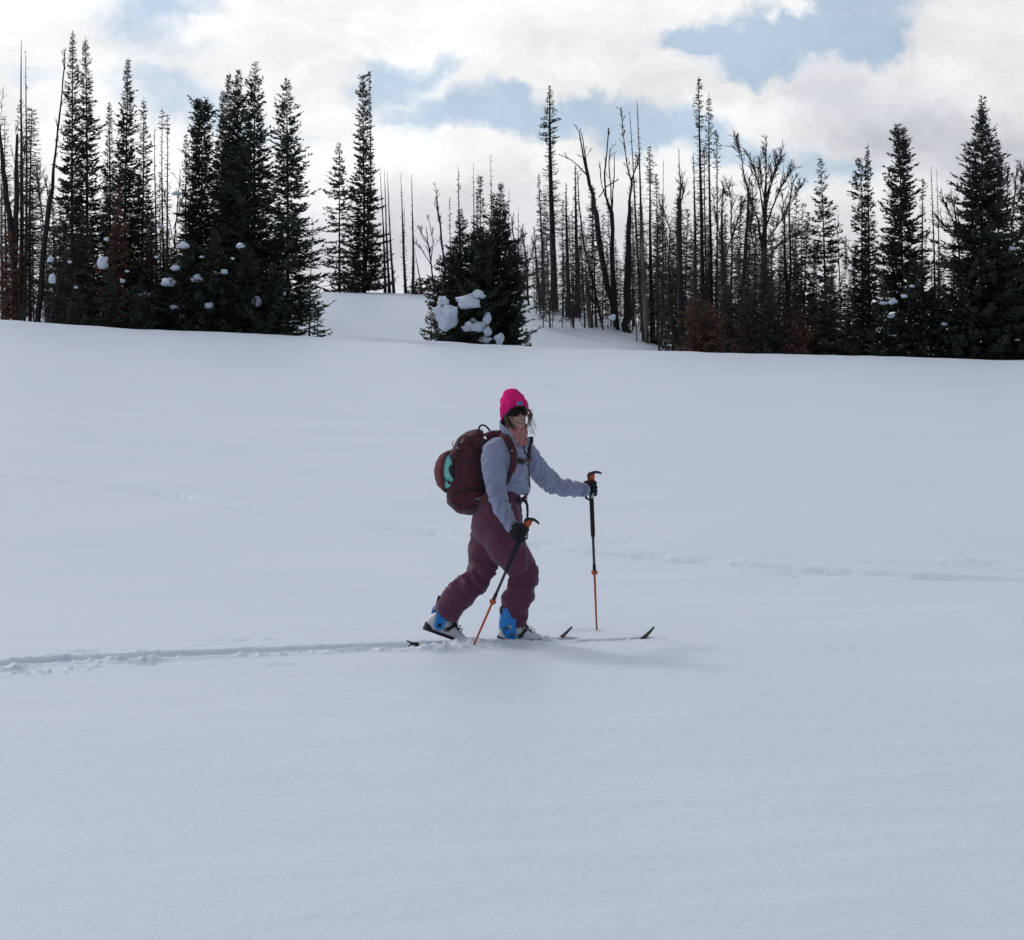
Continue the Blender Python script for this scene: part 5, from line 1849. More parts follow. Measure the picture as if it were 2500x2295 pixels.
# --- beanie -----------------------------------------------------------------
def hat_ring(z0, w, f, b, tilt, lift=0.0, n=96, rib=0.0018, ribs=44, yo=-.004):
    """front edge at z0, sinking by tilt towards the back"""
    out = []
    for k in range(n):
        th = 2 * math.pi * k / n
        c = math.cos(th)
        rr = 1 + rib / .085 * math.sin(ribs * th)
        x = w * math.sin(th) * rr
        y = ((f if c > 0 else b) * c) * rr + yo
        z = z0 - tilt * (1 - c) / 2 + lift * abs(math.sin(th))
        out.append(Hd(x, y, z))
    return out


def ring_mesh(rings, close_top=True):
    V, Fc = [], []
    n = len(rings[0])
    for r in rings:
        V.extend(r)
    for i in range(len(rings) - 1):
        for k in range(n):
            k2 = (k + 1) % n
            Fc.append((i * n + k, i * n + k2, (i + 1) * n + k2, (i + 1) * n + k))
    if close_top:
        Fc.append(tuple((len(rings) - 1) * n + k for k in range(n)))
    return V, Fc


hat = thing('beanie', 'x', 'x')
hat.parent = person
del hat['label'], hat['category']
cuff_r = [hat_ring(.026, .079, .098, .104, .090), hat_ring(.024, .084, .104, .110, .092, rib=.003), hat_ring(.030, .088, .108, .115, .090, rib=.003), hat_ring(.045, .090, .109, .118, .078, rib=.003),
          hat_ring(.062, .089, .106, .117, .062, rib=.003), hat_ring(.078, .087, .102, .114, .046, rib=.003), hat_ring(.086, .082, .096, .108, .038, rib=.002), hat_ring(.083, .072, .084, .098, .038)]
simple('cuff', ring_mesh(cuff_r, False), M['hat'], hat)
cr_r = []
for z0, w, f, b, tl, yo in ((.060, .070, .082, .094, .05, -.004), (.084, .071, .080, .096, .042, -.008), (.094, .074, .078, .102, .030, -.014), (.112, .072, .072, .102, .018, -.020), (.132, .062, .060, .088, .012, -.022),
                            (.152, .046, .048, .064, .010, -.022), (.162, .026, .030, .038, .006, -.024), (.163, .006, .007, .008, .0, -.025)):
    cr_r.append(hat_ring(z0, w, f, b, tl, 0, 96, .0016, 40, yo))
cv, cf = ring_mesh(cr_r)
me = mesh_from('crown', cv, cf)
displace(me, lambda co: rough(co, 17, .014, 4) + rough(co, 38, .005, 1))
crown_o = finish('crown', me, M['hat'], hat)


def hat_pt(th, z, ex=.0):
    c = math.cos(th)
    zs = (.024, .045, .062, .076)
    w = np.interp(z, zs, (.085, .091, .090, .088)) + ex; f = np.interp(z, zs, (.105, .110, .107, .103)) + ex
    return Hd(w * math.sin(th), f * c - .004, z - .07 * (1 - c) / 2)


def patch(th0, th1, z0, z1, ex, na=6, nz_=3):
    V, Fc = [], []
    for j in range(nz_ + 1):
        for i in range(na + 1):
            V.append(hat_pt(th0 + (th1 - th0) * i / na, z0 + (z1 - z0) * j / nz_, ex))
    for j in range(nz_):
        for i in range(na):
            p = j * (na + 1) + i
            Fc.append((p, p + 1, p + na + 2, p + na + 1))
    return V, Fc


pt_ = simple('patch', patch(R(-11), R(16), .041, .066, .0022), M['patch_ink'], hat)
simple('panel', patch(R(-9.3), R(14.3), .0432, .0638, .0034), M['patch'], pt_)
inks = [(-6.5, 8, .0575, .0605), (-6.5, -3.5, .0465, .0545), (-2.5, 1, .0485, .0555), (1.5, 12, .0515, .0575), (3, 10, .0465, .0500), (-1, 3, .0445, .0470)]
simple('emblem', join([patch(R(a), R(b), z0, z1, .0042, 3, 1) for a, b, z0, z1 in inks]), M['patch_ink'], pt_)

# --- neck gaiter ------------------------------------------------------------
gr = []
for z0, w, f, b, tilt, yo, k in ((-.112, .056, .074, .070, -.066, .010, 0), (-.114, .064, .080, .078, -.066, .010, 0), (-.128, .066, .078, .078, -.050, .004, 1), (-.145, .064, .070, .076, -.036, -.004, 1),
                                 (-.165, .064, .066, .076, -.018, -.012, 1), (-.190, .066, .070, .080, 0, -.018, 0), (-.222, .058, .066, .066, .0, -.010, 0)):
    ring = []
    for i in range(48):
        th = 2 * math.pi * i / 48
        c = math.cos(th)
        fold = 1 + .035 * math.sin(7 * th + z0 * 90) * k
        ring.append(Hd(w * math.sin(th) * fold, (f if c > 0 else b) * c * fold + yo, z0 - tilt * (1 - c) / 2))
    gr.append(ring)
me = mesh_from('neck_gaiter', *ring_mesh(gr, False))
displace(me, lambda co: rough(co, 30, .006, 2))
ng = finish('neck_gaiter', me, M['gaiter'], person)
ng.modifiers.new('s', 'SOLIDIFY').thickness = .003

# --- hair -------------------------------------------------------------------
rg = np.random.default_rng(5)
hair_parts = []


def lock(pts, r, n=9, spread=.004):
    for i in range(n):
        o = rg.normal(size=3) * spread
        w = rg.normal(size=(len(pts), 3)) * spread * .7
        pp = [V3(p) + o * (j / max(1, len(pts) - 1) * 1.4 + .3) + w[j] for j, p in enumerate(pts)]
        rr = [r * (1 - .85 * j / (len(pts) - 1)) for j in range(len(pts))]
        hair_parts.append(tube(pp, rr, 5, 3))


d_ = 13.86
lock([P(1290, 999, 13.84), P(1297, 1010, 13.84), P(1294, 1024, 13.85), P(1292, 1036, 13.85), P(1295, 1046, 13.85), P(1303, 1057, 13.86)], .0028, 6, .005)
lock([P(1294, 1004, 13.84), P(1298, 1014, 13.84), P(1294, 1026, 13.85), P(1300, 1033, 13.85), P(1305, 1041, 13.85), P(1304, 1050, 13.85)], .0024, 5, .004)
lock([P(1292, 1010, 13.84), P(1291, 1026, 13.85), P(1297, 1042, 13.85), P(1304, 1062, 13.86)], .0022, 5, .005)
lock([P(1296, 1012, 13.85), P(1302, 1026, 13.85), P(1310, 1030, 13.85)], .0016, 3, .003)
lock([P(1292, 1000, 13.83), P(1299, 999, 13.83), P(1303, 1003, 13.83)], .0014, 3, .003)
lock([Hd(-.064, .030, .01), Hd(-.068, .030, -.02), Hd(-.063, .040, -.055), Hd(-.054, .050, -.085), Hd(-.042, .060, -.118)], .0045, 16, .005)
lock([Hd(-.069, .014, .02), Hd(-.072, .014, -.02), Hd(-.068, .022, -.06), Hd(-.060, .034, -.10)], .006, 16, .005)
lock([Hd(.068, .034, .01), Hd(.072, .030, -.01), Hd(.071, .028, -.035)], .004, 10, .003)
lock([Hd(-.054, .064, -.02), Hd(-.046, .073, -.06), Hd(-.032, .080, -.095), Hd(-.015, .082, -.118)], .0016, 3, .003)
simple('hair', join(hair_parts), M['hair'], person, kind='stuff')

# --- gloves with five fingers closed round the grips ------------------------
def glove(wrist, grip, axis, r_grip, side, name='glove', hand=0.085):
    """wrist point, centre of the fist on the pole, pole axis (up), side: +1/-1 which way fingers wrap"""
    A = nrm(axis)
    e1 = nrm((wrist - grip) - A * np.dot(wrist - grip, A))
    e2 = np.cross(A, e1) * side
    back = grip + e2 * (r_grip + .019) + e1 * .014
    parts = []
    # palm: from the wrist, along the outside of the grip
    parts.append(loft([(wrist, A * .036, e2 * .032), (wrist * .55 + back * .45, A * .046, e2 * .031), (back + e1 * .012, A * .053, e2 * .027), (back - e1 * .024, A * .051, e2 * .022)], 18))
    parts.append(tube([wrist + nrm(wrist - grip) * .050, wrist + nrm(wrist - grip) * .012, wrist, wrist * .6 + back * .4], [.030, .041, .043, .038], 16))
    # four fingers, each of its own length, stacked down the grip
    for i, (off, fl, fr) in enumerate(((.040, 215, .0140), (.013, 235, .0150), (-.014, 225, .0143), (-.039, 195, .0125))):
        pts = []
        for k in range(7):
            a = R(75 + fl * k / 6)
            rr = r_grip + fr * .85 + (.006 if k in (2, 4) else 0)
            pts.append(grip + A * (off + .004 * math.sin(k)) + (e2 * math.sin(a) + e1 * math.cos(a)) * rr)
        pts = [back - e1 * .004 + A * off * .95] + pts
        parts.append(tube(pts, [fr * 1.15] + [fr * (1 - .03 * k) for k in range(7)], 12, 2))
    # thumb leaves the side of the palm and closes over the front
    th_ = [wrist * .55 + grip * .45 + A * .012, grip + e1 * (r_grip + .016) + A * .040, grip - e2 * (r_grip + .010) + e1 * .010 + A * .046, grip - e2 * (r_grip + .010) - e1 * .020 + A * .040]
    parts.append(tube(th_, [.021, .018, .016, .013], 12, 3))
    me = remesh(parts, .0032, 3)
    displace(me, lambda co: rough(co, 60, .0016, 2))
    return finish(name, me, M['glove'], person)


gripR = P(1271, 1302, 13.555)
poleR_top, poleR_tip = P(1287, 1276, 13.55), P(1151, 1588, 13.64)
gripL = P(1443, 1193, 14.42)
poleL_top, poleL_tip = P(1442, 1165, 14.41), P(1457, 1539, 14.74)
g1 = glove(J['wrR'] + (gripR - J['wrR']) * .25, gripR, poleR_top - poleR_tip, .016, 1)
g2 = glove(J['wrL'] + (gripL - J['wrL']) * .25, gripL, poleL_top - poleL_tip, .016, -1)

# --- boots ------------------------------------------------------------------
def boot(name, heel, fwd, pitch, label_part=None, snow=True, detail=0):
    """heel: point under the heel; fwd: heading; pitch: radians, heel lifted"""
    lat = LF
    f = fwd * math.cos(pitch) - UP * math.sin(pitch)
    u = UP * math.cos(pitch) + fwd * math.sin(pitch)

    def B(x, y, z):
        return heel + f * x + lat * y + u * z
    b = thing(name, 'x', 'x')
    del b['label'], b['category']
    b.parent = person
    sh = []
    for x, w, z0, z1 in ((-.004, .022, .018, .075), (.006, .034, .016, .105), (.03, .042, .014, .135), (.065, .045, .014, .150), (.10, .046, .014, .140), (.135, .047, .014, .118), (.17, .049, .014, .098),
                         (.205, .050, .014, .082), (.24, .049, .014, .070), (.268, .042, .016, .058), (.285, .028, .020, .048), (.290, .012, .024, .040)):
        sh.append((B(x, 0, (z0 + z1) / 2), lat * w, u * (z1 - z0) / 2, 2.7))
    simple('shell', loft(sh, 24), M['boot_white'], b)
    so = [(B(x, 0, .009), lat * w, u * .0095, 5) for x, w in ((-.008, .028), (.01, .038), (.06, .039), (.11, .034), (.16, .040), (.22, .044), (.27, .036), (.292, .02))]
    simple('sole', loft(so, 16), M['boot_black'], b)
    simple('heel_block', loft([(B(-.010, 0, .030), lat * .018, u * .026, 4), (B(.006, 0, .028), lat * .036, u * .028, 4), (B(.03, 0, .018), lat * .040, u * .014, 4)], 14), M['boot_black'], b)
    # blue cuff leaning forwards
    cu = []
    for z, x0, x1, w in ((.045, .020, .080, .051), (.075, .006, .095, .054), (.11, .000, .100, .056), (.15, .002, .112, .057), (.19, .010, .130, .057), (.225, .024, .145, .056), (.245, .034, .150, .05)):
        cu.append((B((x0 + x1) / 2, 0, z), f * (x1 - x0) / 2, lat * w, 2.4))
    if detail:
        simple('cuff', loft(cu, 24), M['boot_blue'], b)
    else:
        cu2 = [(B(x, 0, z), f * rx_, lat * w, 2.3) for z, x, rx_, w in ((.15, .075, .062, .052), (.19, .085, .065, .054), (.23, .098, .062, .054), (.25, .10, .055, .05))]
        simple('liner', loft(cu2, 22), M['boot_white'], b)
    # side spoiler arm: rounded blue plate with a dark pivot
    for s in (-1, 1):
        pl = [(B(.062 - .030 * t, s * (.0555 + .002 * t), .040 + .165 * t), f * (.030 - .004 * t), u * .001 + lat * .001) for t in (0, 1)]
        V, Fc = [], []
        prof_ = []
        for k in range(11):
            a = math.pi + math.pi * k / 10
            prof_.append((.066 + .034 * math.cos(a), .062 + .033 * math.sin(a)))
        zt = .225 if detail else .160
        prof_ += [(.096, .10), (.088, zt - .035), (.074, zt)]
        for k in range(6):
            a = math.pi * k / 5
            prof_.append((.047 + .027 * math.cos(a), zt + .020 * math.sin(a)))
        prof_ += [(.021, zt - .035), (.028, .10)]
        n = len(prof_)
        for q in (0, 1):
            for x, z in prof_:
                V.append(B(x, s * (.054 + .0065 * q), z))
        Fc.append(tuple(range(n))); Fc.append(tuple(range(2 * n - 1, n - 1, -1)))
        for k in range(n):
            k2 = (k + 1) % n
            Fc.append((k, k + n, k2 + n, k2))
        simple('cuff_plate', (V, Fc), M['boot_blue'], b, smooth=False)
        simple('pivot', tube([B(.066, s * .058, .062), B(.066, s * .0645, .062)], .0135, 18), M['boot_black'], b)
        if detail:
            simple('pivot_ring', tube([B(.066, s * .064, .062), B(.066, s * .0665, .062)], .006, 14), M['metal'], b)
    # tongue, laces and instep strap
    tg = [(B(x, 0, z), f * rx_ + u * rz, lat * w, 2.4) for x, z, rx_, rz, w in ((.235, .066, .020, -.016, .030), (.205, .088, .026, -.020, .038), (.17, .112, .032, -.018, .041), (.14, .140, .038, -.01, .044), (.125, .17, .04, 0, .045))]
    simple('tongue', loft(tg, 18), M['boot_black'], b)
    for i, x in enumerate((.155, .18, .205, .225)):
        z = .135 - (x - .15) * .75
        simple('lace', tube([B(x, -.046, z - .022), B(x + .012, -.020, z + .008), B(x + .014, 0, z + .012), B(x + .012, .020, z + .008), B(x, .046, z - .022)], .0035, 8, 2), M['metal'] if detail else M['boot_black'], b)
    st = [B(.125, -.052, .050), B(.145, -.0535, .070), B(.165, -.050, .092), B(.185, -.028, .108), B(.19, 0, .112), B(.185, .028, .108), B(.165, .050, .092), B(.145, .0535, .070)]
    simple('instep_strap', ribbon(st, [nrm(p - B(.15, 0, .05)) for p in st], .020, .006), M['boot_black'], b)
    for s in (-1, 1):
        simple('buckle', loft([(B(.128, s * .050, .052), f * .017 + u * .006, u * .014, 4), (B(.132, s * .060, .052), f * .014 + u * .006, u * .011, 4)], 12), M['boot_black'], b)
        simple('rivet', ball(B(.120, s * .060, .048), .005, 8), M['metal'], b)
    simple('cable', tube([B(.088, -.058, .098), B(.105, -.050, .108), B(.135, -.047, .115)], .002, 6, 2), M['boot_black'], b)
    # walk lever at the back of the cuff
    simple('walk_lever', tube([B(.030, 0, .150), B(.018, -.006, .185), B(.010, -.01, .222), B(.012, -.012, .245)], [.008, .007, .006, .008], 10, 2), M['boot_black'] if not detail else M['pole_dark'], b)
    if detail:
        simple('cable_loop', tube([B(.014, -.03, .225), B(.020, -.045, .243), B(.035, -.05, .235), B(.045, -.05, .215)], .0022, 6, 3), M['boot_black'], b)
        simple('buckle_lever', tube([B(.020, -.056, .070), B(.004, -.060, .085), B(.004, -.060, .105), B(.030, -.060, .108), B(.055, -.059, .100)], .004, 8, 2), M['pole_dark'], b)
        simple('buckle_catch', loft([(B(.055, -.058, .115), f * .014, u * .016, 3), (B(.055, -.067, .115), f * .010, u * .012, 3)], 10), M['metal'], b)
        simple('cuff_hook', tube([B(.075, -.058, .170), B(.09, -.059, .160), B(.10, -.056, .150)], .005, 8), M['boot_blue'], b)
    return b


snowz = lambda p: float(base_height(np.array([p[0]]), np.array([p[1]]))[0])
hR = P(1219, 1577, 13.90); hR[2] = snowz(hR) - .004
boot('ski_boot', hR, FW, R(0), detail=1)
toeL = P(1131, 1578, 14.03); toeL[2] = snowz(toeL) - .022
pitchL = R(21)
hL = toeL - (FW * math.cos(pitchL) - UP * math.sin(pitchL)) * .285
boot('ski_boot', hL, FW, pitchL, detail=0)

# ------------------------------------------------------------------ skis
def ski(label, mid, tip_d, tail_d, tail_up, tip_h=.085):
    """mid: point on the snow under the boot's middle; distances along the heading"""
    t = thing('ski', label, 'ski', mid)
    prof_ = []
    xs = np.concatenate([np.linspace(-tail_d, tip_d - .16, 26), np.linspace(tip_d - .14, tip_d, 10)])
    rings, edge = [], []
    for x in xs:
        u = (x + tail_d) / (tip_d + tail_d)
        w = .046 + .012 * abs(2 * u - 1) ** 1.6
        if x > tip_d - .17:
            w *= max(.10, 1 - .92 * ((x - tip_d + .17) / .18)) ** .9
        if x < -tail_d + .03:
            w *= .8 + .2 * (x + tail_d) / .03
        z = -.052 + (tip_h + .052) * max(0, (x - tip_d + .19) / .19) ** 1.7
        z += (tail_up + .052) * max(0, (-x - tail_d + .25) / .25) ** 1.5
        th = .009 - .004 * max(0, (x - tip_d + .19) / .19)
        c = FW * x + UP * z
        rings.append((c + UP * .002, LF * w, UP * th / 2, 8))
        edge.append((c - UP * (th / 2 + .0005), LF * (w + .001), UP * .0015, 8))
    simple('topsheet', loft(rings, 12), M['ski'], t)
    simple('base', loft(edge, 12), M['ski_base'], t)
    simple('toe_piece', loft([(FW * .10 + UP * -.045, FW * .035, LF * .03, 4), (FW * .10 + UP * -.015, FW * .028, LF * .024, 4)], 12), M['boot_black'], t)
    simple('heel_piece', loft([(FW * -.20 + UP * -.045, FW * .04, LF * .03, 4), (FW * -.195 + UP * .0, FW * .026, LF * .024, 4)], 12), M['boot_black'], t)
    return t


mR = hR + FW * .145; mR[2] = snowz(mR)
ski('near ski with its dark tip rising furthest right out of the snow', mR, (1607 - 1219) * KP / FW[0] - .145, (1219 - 1000) * KP / FW[0] + .145, .035, .066)
mL = toeL - FW * .14; mL[2] = snowz(mL)
ski('far ski, its tip showing just beyond the front boot, tail buried', mL, (1402 - 1131) * KP / FW[0] + .14, .70, -.05, .062)

# ------------------------------------------------------------------ ski poles
def pole(label, top, tip, grip, beak_dir, strap_side):
    t = thing('ski_pole', label, 'ski pole', tip)
    o = V3(tip)
    A = nrm(V3(top) - o)
    L_ = np.linalg.norm(V3(top) - o)
    b = nrm(beak_dir - A * np.dot(beak_dir, A))
    s = np.cross(A, b)
    q = lambda h_, x=0, y=0: A * h_ + b * x + s * y
    bs = .385 * L_                    # height of the joint between the orange and the dark shaft
    simple('lower_shaft', tube([q(-.06), q(bs)], [.0065, .0078], 14), M['orange'], t)
    simple('joint_ring', loft([(q(bs - .018), b * .012, s * .012), (q(bs - .006), b * .022, s * .017), (q(bs + .004), b * .024, s * .018), (q(bs + .014), b * .013, s * .013)], 16), M['orange'], t)
    simple('lever_lock', loft([(q(bs + .015), b * .0125, s * .0125), (q(bs + .055), b * .012, s * .012)], 14), M['boot_black'], t)
    simple('upper_shaft', tube([q(bs + .01), q(L_ * .72)], .0092, 14), M['pole_dark'], t)
    simple('foam_sleeve', tube([q(L_ * .62), q(L_ * .66), q(L_ * .93)], [.0145, .0150, .0155], 16), M['grip_foam'], t)
    grip_o = simple('grip', loft([(q(L_ * .90), b * .016, s * .015), (q(L_ - .04), b * .017, s * .015), (q(L_ - .012), b * .022, s * .016), (q(L_ + .014, .002), b * .027, s * .017, 3), (q(L_ + .030, .006), b * .022, s * .015, 3), (q(L_ + .036, .006), b * .012, s * .009)], 18), M['boot_black'], t)
    simple('orange_inlay', loft([(q(L_ - .034, .003, 0), b * .0190, s * .0190, 3), (q(L_ + .006, .006, 0), b * .0230, s * .0200, 3), (q(L_ + .024, .010, 0), b * .017, s * .0175, 3)], 14), M['orange'], grip_o)
    simple('beak', tube([q(L_ + .026, .004), q(L_ + .033, .028), q(L_ + .030, .052), q(L_ + .020, .076)], [(.011, .008), (.010, .006), (.009, .005), (.006, .0045)], 12, 3), M['pole_dark'], grip_o)
    return t, q


tR, qR = pole('ski pole in the near hand, slanting back to a tip left of the front boot', poleR_top, poleR_tip, gripR, V3((1, .2, -.1)), 1)
tL, qL = pole('upright ski pole in the outstretched far hand, tip in the snow at right', poleL_top, poleL_tip, gripL, V3((1, .1, .15)), 1)
# wrist straps and their metal tabs belong to the poles
for t, q, g, w in ((tR, qR, gripR, J['wrR']), (tL, qL, gripL, J['wrL'])):
    o = V3(t.location)
    A = q(1.0)
    a = g - o
    side = V3((0, -1, 0))
    if t is tL:
        pts = [a + V3((.004, -.024, -.005)), a + V3((.006, -.030, -.05)), a + V3((-.012, -.026, -.075)), a + V3((-.034, -.018, -.062)), a + V3((-.040, -.02, -.02))]
        tab = a + V3((.010, -.040, -.045))
        tr = simple('wrist_strap', ribbon(pts, [side] * 5, .018, .003), M['boot_black'], t)
        me_t = tube([tab + V3((-.006, 0, -.018)), tab + V3((.004, 0, .014))], [(.009, .003)] * 2, 12)
    else:
        pts = [a + V3((.030, -.02, .018)), a + V3((.042, -.01, -.005)), a + V3((.040, -.006, -.030)), a + V3((.022, -.012, -.042)), a + V3((.0, -.02, -.040))]
        tab = a + V3((.036, -.020, -.016))
        tr = simple('wrist_strap', ribbon(pts, [side] * 5, .016, .003), M['boot_black'], t)
        me_t = tube([tab + V3((-.004, 0, -.012)), tab + V3((.006, 0, .012))], [(.008, .003)] * 2, 12)
    simple('strap_tab', me_t, M['metal'], t)

# ------------------------------------------------------------------ backpack
pack = thing('backpack', 'full wine red touring backpack worn on the skier’s back', 'backpack', (0, 0, 0))
PY = R(-8)
pf = V3((math.cos(PY), math.sin(PY), 0)); pl_ = V3((-math.sin(PY), math.cos(PY), 0))
rg_ = []
for (cx, cy, hx_, lt, e) in ((1144, 1255, 10, .06, 2.2), (1142, 1251, 24, .10, 2.4), (1139, 1242, 36, .125, 2.8), (1138, 1228, 42, .142, 3), (1139, 1210, 45, .148, 3), (1141, 1190, 45, .150, 3), (1141, 1160, 46, .152, 3), (1141, 1130, 46, .150, 3),
                             (1142, 1108, 44, .146, 3), (1146, 1092, 39, .140, 2.8), (1150, 1076, 33, .130, 2.6), (1155, 1064, 27, .115, 2.4), (1160, 1055, 20, .090, 2.3), (1164, 1050, 10, .05, 2.1)):
    rg_.append((P(cx, cy, 13.99), pf * hx_ * KP, pl_ * lt, e))
me = remesh([loft(rg_, 36)], .008, 3)
displace(me, lambda co: rough(co, 13, .014, 6) + rough(co, 30, .006, 7) + rough(co, 70, .002, 7))
pb = finish('pack_body', me, M['pack'], pack)
BV_P = BVHTree.FromPolygons([v.co[:] for v in me.vertices], [p.vertices[:] for p in me.polygons])
# back panel, dark, against her back
simple('back_panel', loft([(P(1176, 1230, 13.97), pf * .03, pl_ * .10, 3), (P(1180, 1190, 13.97), pf * .035, pl_ * .12, 3), (P(1182, 1140, 13.97), pf * .04, pl_ * .12, 3), (P(1184, 1100, 13.96), pf * .04, pl_ * .11, 3), (P(1186, 1072, 13.95), pf * .025, pl_ * .08, 3)], 20), M['pack_dark'], pack)
lidp = join([tube([P(1168, 1052, 13.92), P(1172, 1040, 13.92), P(1180, 1038, 13.92), P(1189, 1043, 13.92), P(1196, 1052, 13.92), P(1200, 1060, 13.92)], [(.006, .003)] * 6, 8, 3)])
simple('haul_loop', lidp, M['webbing'], pack)
lr = [P(1112, 1083, 13.95) + V3((math.cos(R(a)) * -.018 - .002, 0, math.sin(R(a)) * .018)) for a in range(-70, 80, 15)]
simple('cord_loop', tube(lr, .0024, 8, 2), M['webbing'], pack)
# shoulder straps, chest strap
ss = strap([BV_J], [(1190, 1072), (1200, 1063), (1213, 1060), (1227, 1064), (1238, 1074), (1247, 1089), (1252, 1106), (1254, 1122), (1251, 1140), (1246, 1154)], [.05, .055, .058, .056, .052, .050, .050, .048, .046, .034], .020, .010, 4, 13.86)
sh1 = simple('shoulder_strap', ss, M['pack'], pack)
simple('strap_edge', strap([BV_J], [(1235, 1082), (1242, 1098), (1245, 1116), (1245, 1134), (1241, 1148)], .006, .006, .020, 4), M['pack_dark'], sh1)
simple('webbing', strap([BV_J], [(1246, 1154), (1243, 1164), (1239, 1174), (1236, 1182)], [.024, .022, .018, .018], .005, .008, 4), M['webbing'], sh1)
simple('ladder_buckle', strap([BV_J], [(1245, 1152), (1242, 1164)], .030, .010, .010, 2), M['webbing'], sh1)
simple('strap_button', tube([on(BV_J, 1245, 1100, .022)[0], on(BV_J, 1245, 1100, .030)[0]], .008, 12), M['logo'], sh1)
sh2 = simple('shoulder_strap', strap([BV_J], [(1291, 1090), (1292, 1104), (1290, 1116), (1291, 1126)], .020, .012, .010, 4), M['pack_dark'], pack)
simple('webbing', strap([BV_J], [(1286, 1134), (1290, 1150), (1292, 1166), (1291, 1186)], .010, .004, .006, 4), M['webbing'], sh2)
cs = simple('chest_strap', strap([BV_J], [(1252, 1126), (1262, 1126), (1272, 1127), (1282, 1125), (1291, 1123)], .020, .006, .012, 4), M['pack'], pack)
simple('buckle', strap([BV_J], [(1263, 1126), (1275, 1127)], .034, .014, .016, 2), M['webbing'], cs)
simple('load_strap', tube([P(1178, 1064, 13.90), P(1196, 1056, 13.88), P(1212, 1055, 13.86)], [(.008, .003)] * 3, 8, 2), M['webbing'], pack)
simple('collar_strap', tube([P(1186, 1058, 13.87), P(1200, 1052, 13.86), P(1216, 1054, 13.85)], .004, 8, 2), M['logo'], pack)
# hip belt wing with grey bird emblem
hb = simple('hip_belt', strap([BV_P, BV_T], [(1150, 1212), (1164, 1214), (1178, 1217), (1190, 1220), (1204, 1224)], [.055, .085, .100, .090, .06], .026, .008, 4, 13.84), M['pack'], pack)
bv_h = BVHTree.FromPolygons([v.co[:] for v in hb.data.vertices], [p.vertices[:] for p in hb.data.polygons])


def stroke(pxs, w, bvs=None, lift=.003):
    return strap(bvs or [bv_h, BV_P], pxs, w, .0025, lift, 3)


# bird emblem: two outstretched wings over a body and tail
em = join([stroke([(1159.5, 1215), (1162, 1218), (1165.5, 1218.2), (1169, 1217)], [.003, .007, .007, .004]),
           stroke([(1169, 1217), (1172, 1214.5), (1176, 1213.5), (1179.6, 1210.5)], [.005, .008, .007, .003]),
           stroke([(1166, 1218.2), (1169, 1216), (1172, 1213)], [.004, .006, .003]),
           stroke([(1168, 1218.5), (1169, 1221.5), (1170.5, 1223)], [.005, .009, .003]),
           stroke([(1166.2, 1220.6), (1169, 1222.6), (1172.5, 1220.4)], [.003, .005, .003])])
simple('bird_emblem', em, M['logo'], hb)
# side details on the pack
simple('side_zip', strap([BV_P], [(1128, 1068), (1120, 1084), (1116, 1100), (1117, 1118)], .006, .004, .004, 4), M['pack_dark'], pack)
simple('compression_strap', strap([BV_P], [(1099, 1113), (1106, 1118), (1118, 1126), (1140, 1126), (1160, 1120)], .010, .004, .005, 4), M['webbing'], pack)
simple('lid_seam', strap([BV_P], [(1106, 1104), (1124, 1110), (1144, 1106), (1164, 1092), (1176, 1078)], .010, .008, .003, 4), M['pack'], pack)
simple('lid_strap', strap([BV_P], [(1140, 1064), (1150, 1082), (1158, 1100), (1160, 1122)], .012, .005, .005, 4), M['pack_dark'], pack)
simple('pocket_edge', strap([BV_P], [(1100, 1212), (1118, 1204), (1138, 1196), (1156, 1190), (1170, 1190)], .012, .008, .003, 4), M['pack_dark'], pack)
simple('bottom_seam', strap([BV_P], [(1100, 1224), (1120, 1234), (1142, 1238), (1160, 1234)], .006, .005, .003, 4), M['pack_dark'], pack)
for x, y in ((1127, 1079), (1118, 1093), (1130, 1074)):
    simple('zip_pull', tube([on(BV_P, x, y, .005)[0], on(BV_P, x + 2, y + 4, .008)[0]], .003, 8), M['metal'], pack)
# loose waist webbing hanging in front
loose = [P(1274, 1222, 13.74), P(1282, 1222, 13.72), P(1287, 1232, 13.70), P(1288, 1250, 13.69), P(1287, 1268, 13.68), P(1286, 1280, 13.68)]
simple('loose_webbing', ribbon(loose, [V3((.25, -.97, 0))] * 6, [.022, .026, .018, .016, .014, .014], .004), M['webbing'], pack)
simple('waist_buckle', strap([BV_T, BV_J], [(1264, 1218), (1268, 1226)], .034, .014, .012, 2), M['webbing'], pack)
simple('drawcord', tube([P(1284, 1208, 13.74), P(1287, 1214, 13.74), P(1287, 1220, 13.74)], [.0016, .0016, .003], 6), M['webbing'], person)

# helmet held at the back of the pack by a red net
hc = P(1101, 1152, 13.97)
helmet = thing('ski_helmet', 'mint green helmet strapped on the back of the backpack', 'helmet', hc)
hm = []
V, Fc = [], []
nt_, nf_ = 28, 40
for i in range(nt_ + 1):
    a = math.pi * i / nt_
    for k in range(nf_):
        b_ = 2 * math.pi * k / nf_
        V.append(V3((-.098 * math.sin(a) * math.cos(b_), .115 * math.sin(a) * math.sin(b_), .128 * math.cos(a) + .02 * math.sin(a) * math.cos(b_) * 0)))
for i in range(nt_):
    for k in range(nf_):
        k2 = (k + 1) % nf_
        Fc.append((i * nf_ + k, (i + 1) * nf_ + k, (i + 1) * nf_ + k2, i * nf_ + k2))
shell_v, shell_f = V, Fc
simple('shell', (V, Fc), M['teal'], helmet)
lin = loft([(V3((.010, -.098, .050)), V3((.014, .004, 0)), V3((0, .03, .0)), 3), (V3((.004, -.108, .02)), V3((.018, .004, 0)), V3((0, .02, .0)), 3), (V3((.010, -.110, -.01)), V3((.014, .004, 0)), V3((0, .02, 0)), 3), (V3((.018, -.108, -.035)), V3((.006, .003, 0)), V3((0, .02, 0)), 3)], 14)
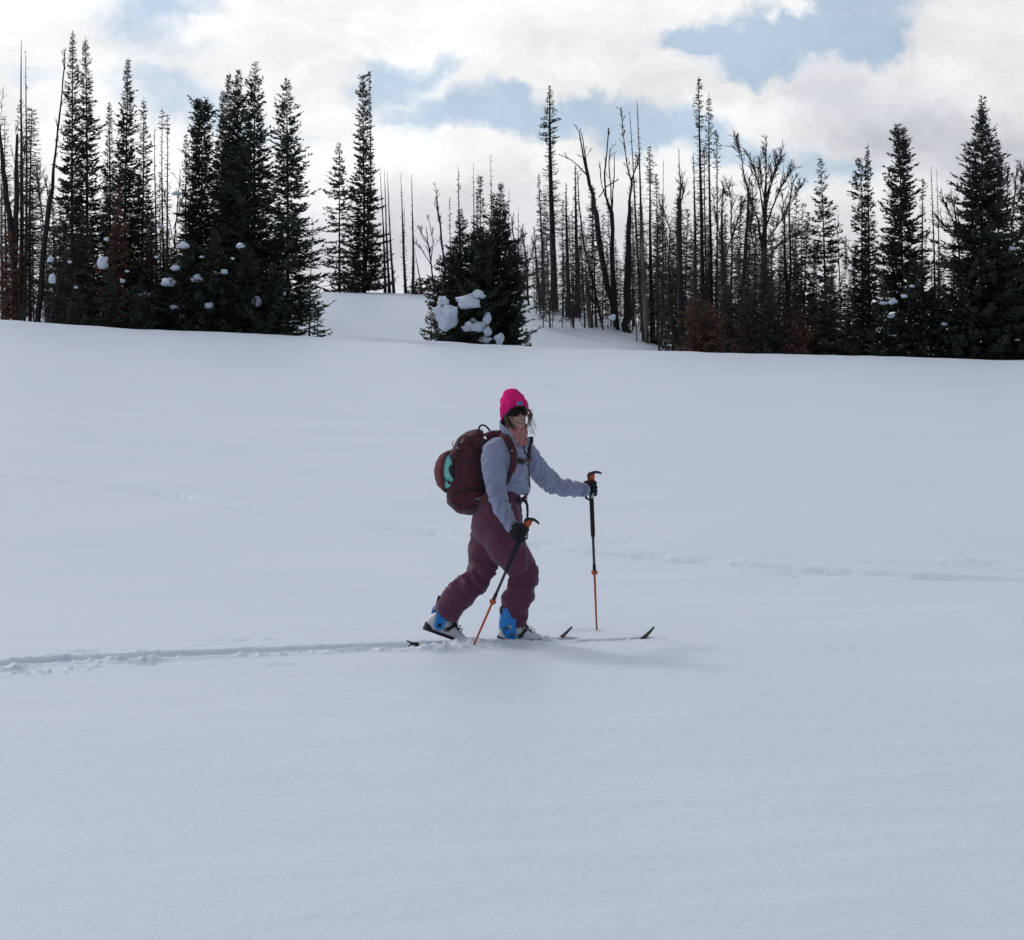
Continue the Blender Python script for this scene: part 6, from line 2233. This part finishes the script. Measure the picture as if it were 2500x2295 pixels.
simple('ear_pad', lin, M['boot_black'], helmet)
simple('chin_strap', tube([V3((-.046, -.106, -.038)), V3((-.034, -.112, -.050)), V3((-.016, -.116, -.062)), V3((.004, -.118, -.068))], [.004] * 4, 8, 2), M['boot_black'], helmet)
simple('strap_buckle', ball(V3((-.008, -.120, -.066)), .011, 10), M['boot_black'], helmet)
simple('adjuster', ball(V3((-.038, -.098, .064)), .004, 8), M['orange'], helmet)
# red net hugging the outer side of the helmet
cut_n = nrm((-.95, .30, 0.06)); cut_c = .004
Vn, Fn = [], []
S = 1.07
for v in shell_v:
    q = V3(v) * S
    Vn.append(q)
keep = [i for i, f_ in enumerate(shell_f) if min(float(np.dot(Vn[j], cut_n)) for j in f_) > cut_c]
used_v = sorted({j for i in keep for j in shell_f[i]})
mp = {j: n for n, j in enumerate(used_v)}
vv = [Vn[j] + hc for j in used_v]
ff = [tuple(mp[j] for j in shell_f[i]) for i in keep]
me = mesh_from('helmet_net', vv, ff)
displace(me, lambda co: rough(co, 40, .006, 1))
hn = finish('helmet_net', me, M['pack_red'], pack)
hn.modifiers.new('s', 'SOLIDIFY').thickness = .006
simple('net_strap', tube([P(1100, 1103, 13.90), P(1105, 1108, 13.88), P(1108, 1118, 13.86), P(1104, 1126, 13.86)], [(.006, .003)] * 4, 8, 2), M['pack'], pack)

# small black device clipped on the far shoulder strap
dev = thing('strap_device', 'small black gadget clipped upright on the far shoulder strap', 'gadget', P(1296, 1074, 13.90))
bx = lambda c, sx, sy, sz: loft([(V3(c) - UP * sz, V3((sx, 0, 0)), V3((0, sy, 0)), 6), (V3(c) + UP * sz, V3((sx, 0, 0)), V3((0, sy, 0)), 6)], 14)
simple('housing', bx((0, 0, .004), .0165, .012, .017), M['boot_black'], dev)
simple('bezel', bx((.004, -.004, -.018), .012, .010, .006), M['pole_dark'], dev)
simple('clip', tube([V3((0, 0, -.014)), V3((-.004, -.004, -.04)), V3((-.012, -.006, -.075)), V3((-.016, -.008, -.11))], [.009, .008, .009, .009], 10, 2), M['webbing'], dev)
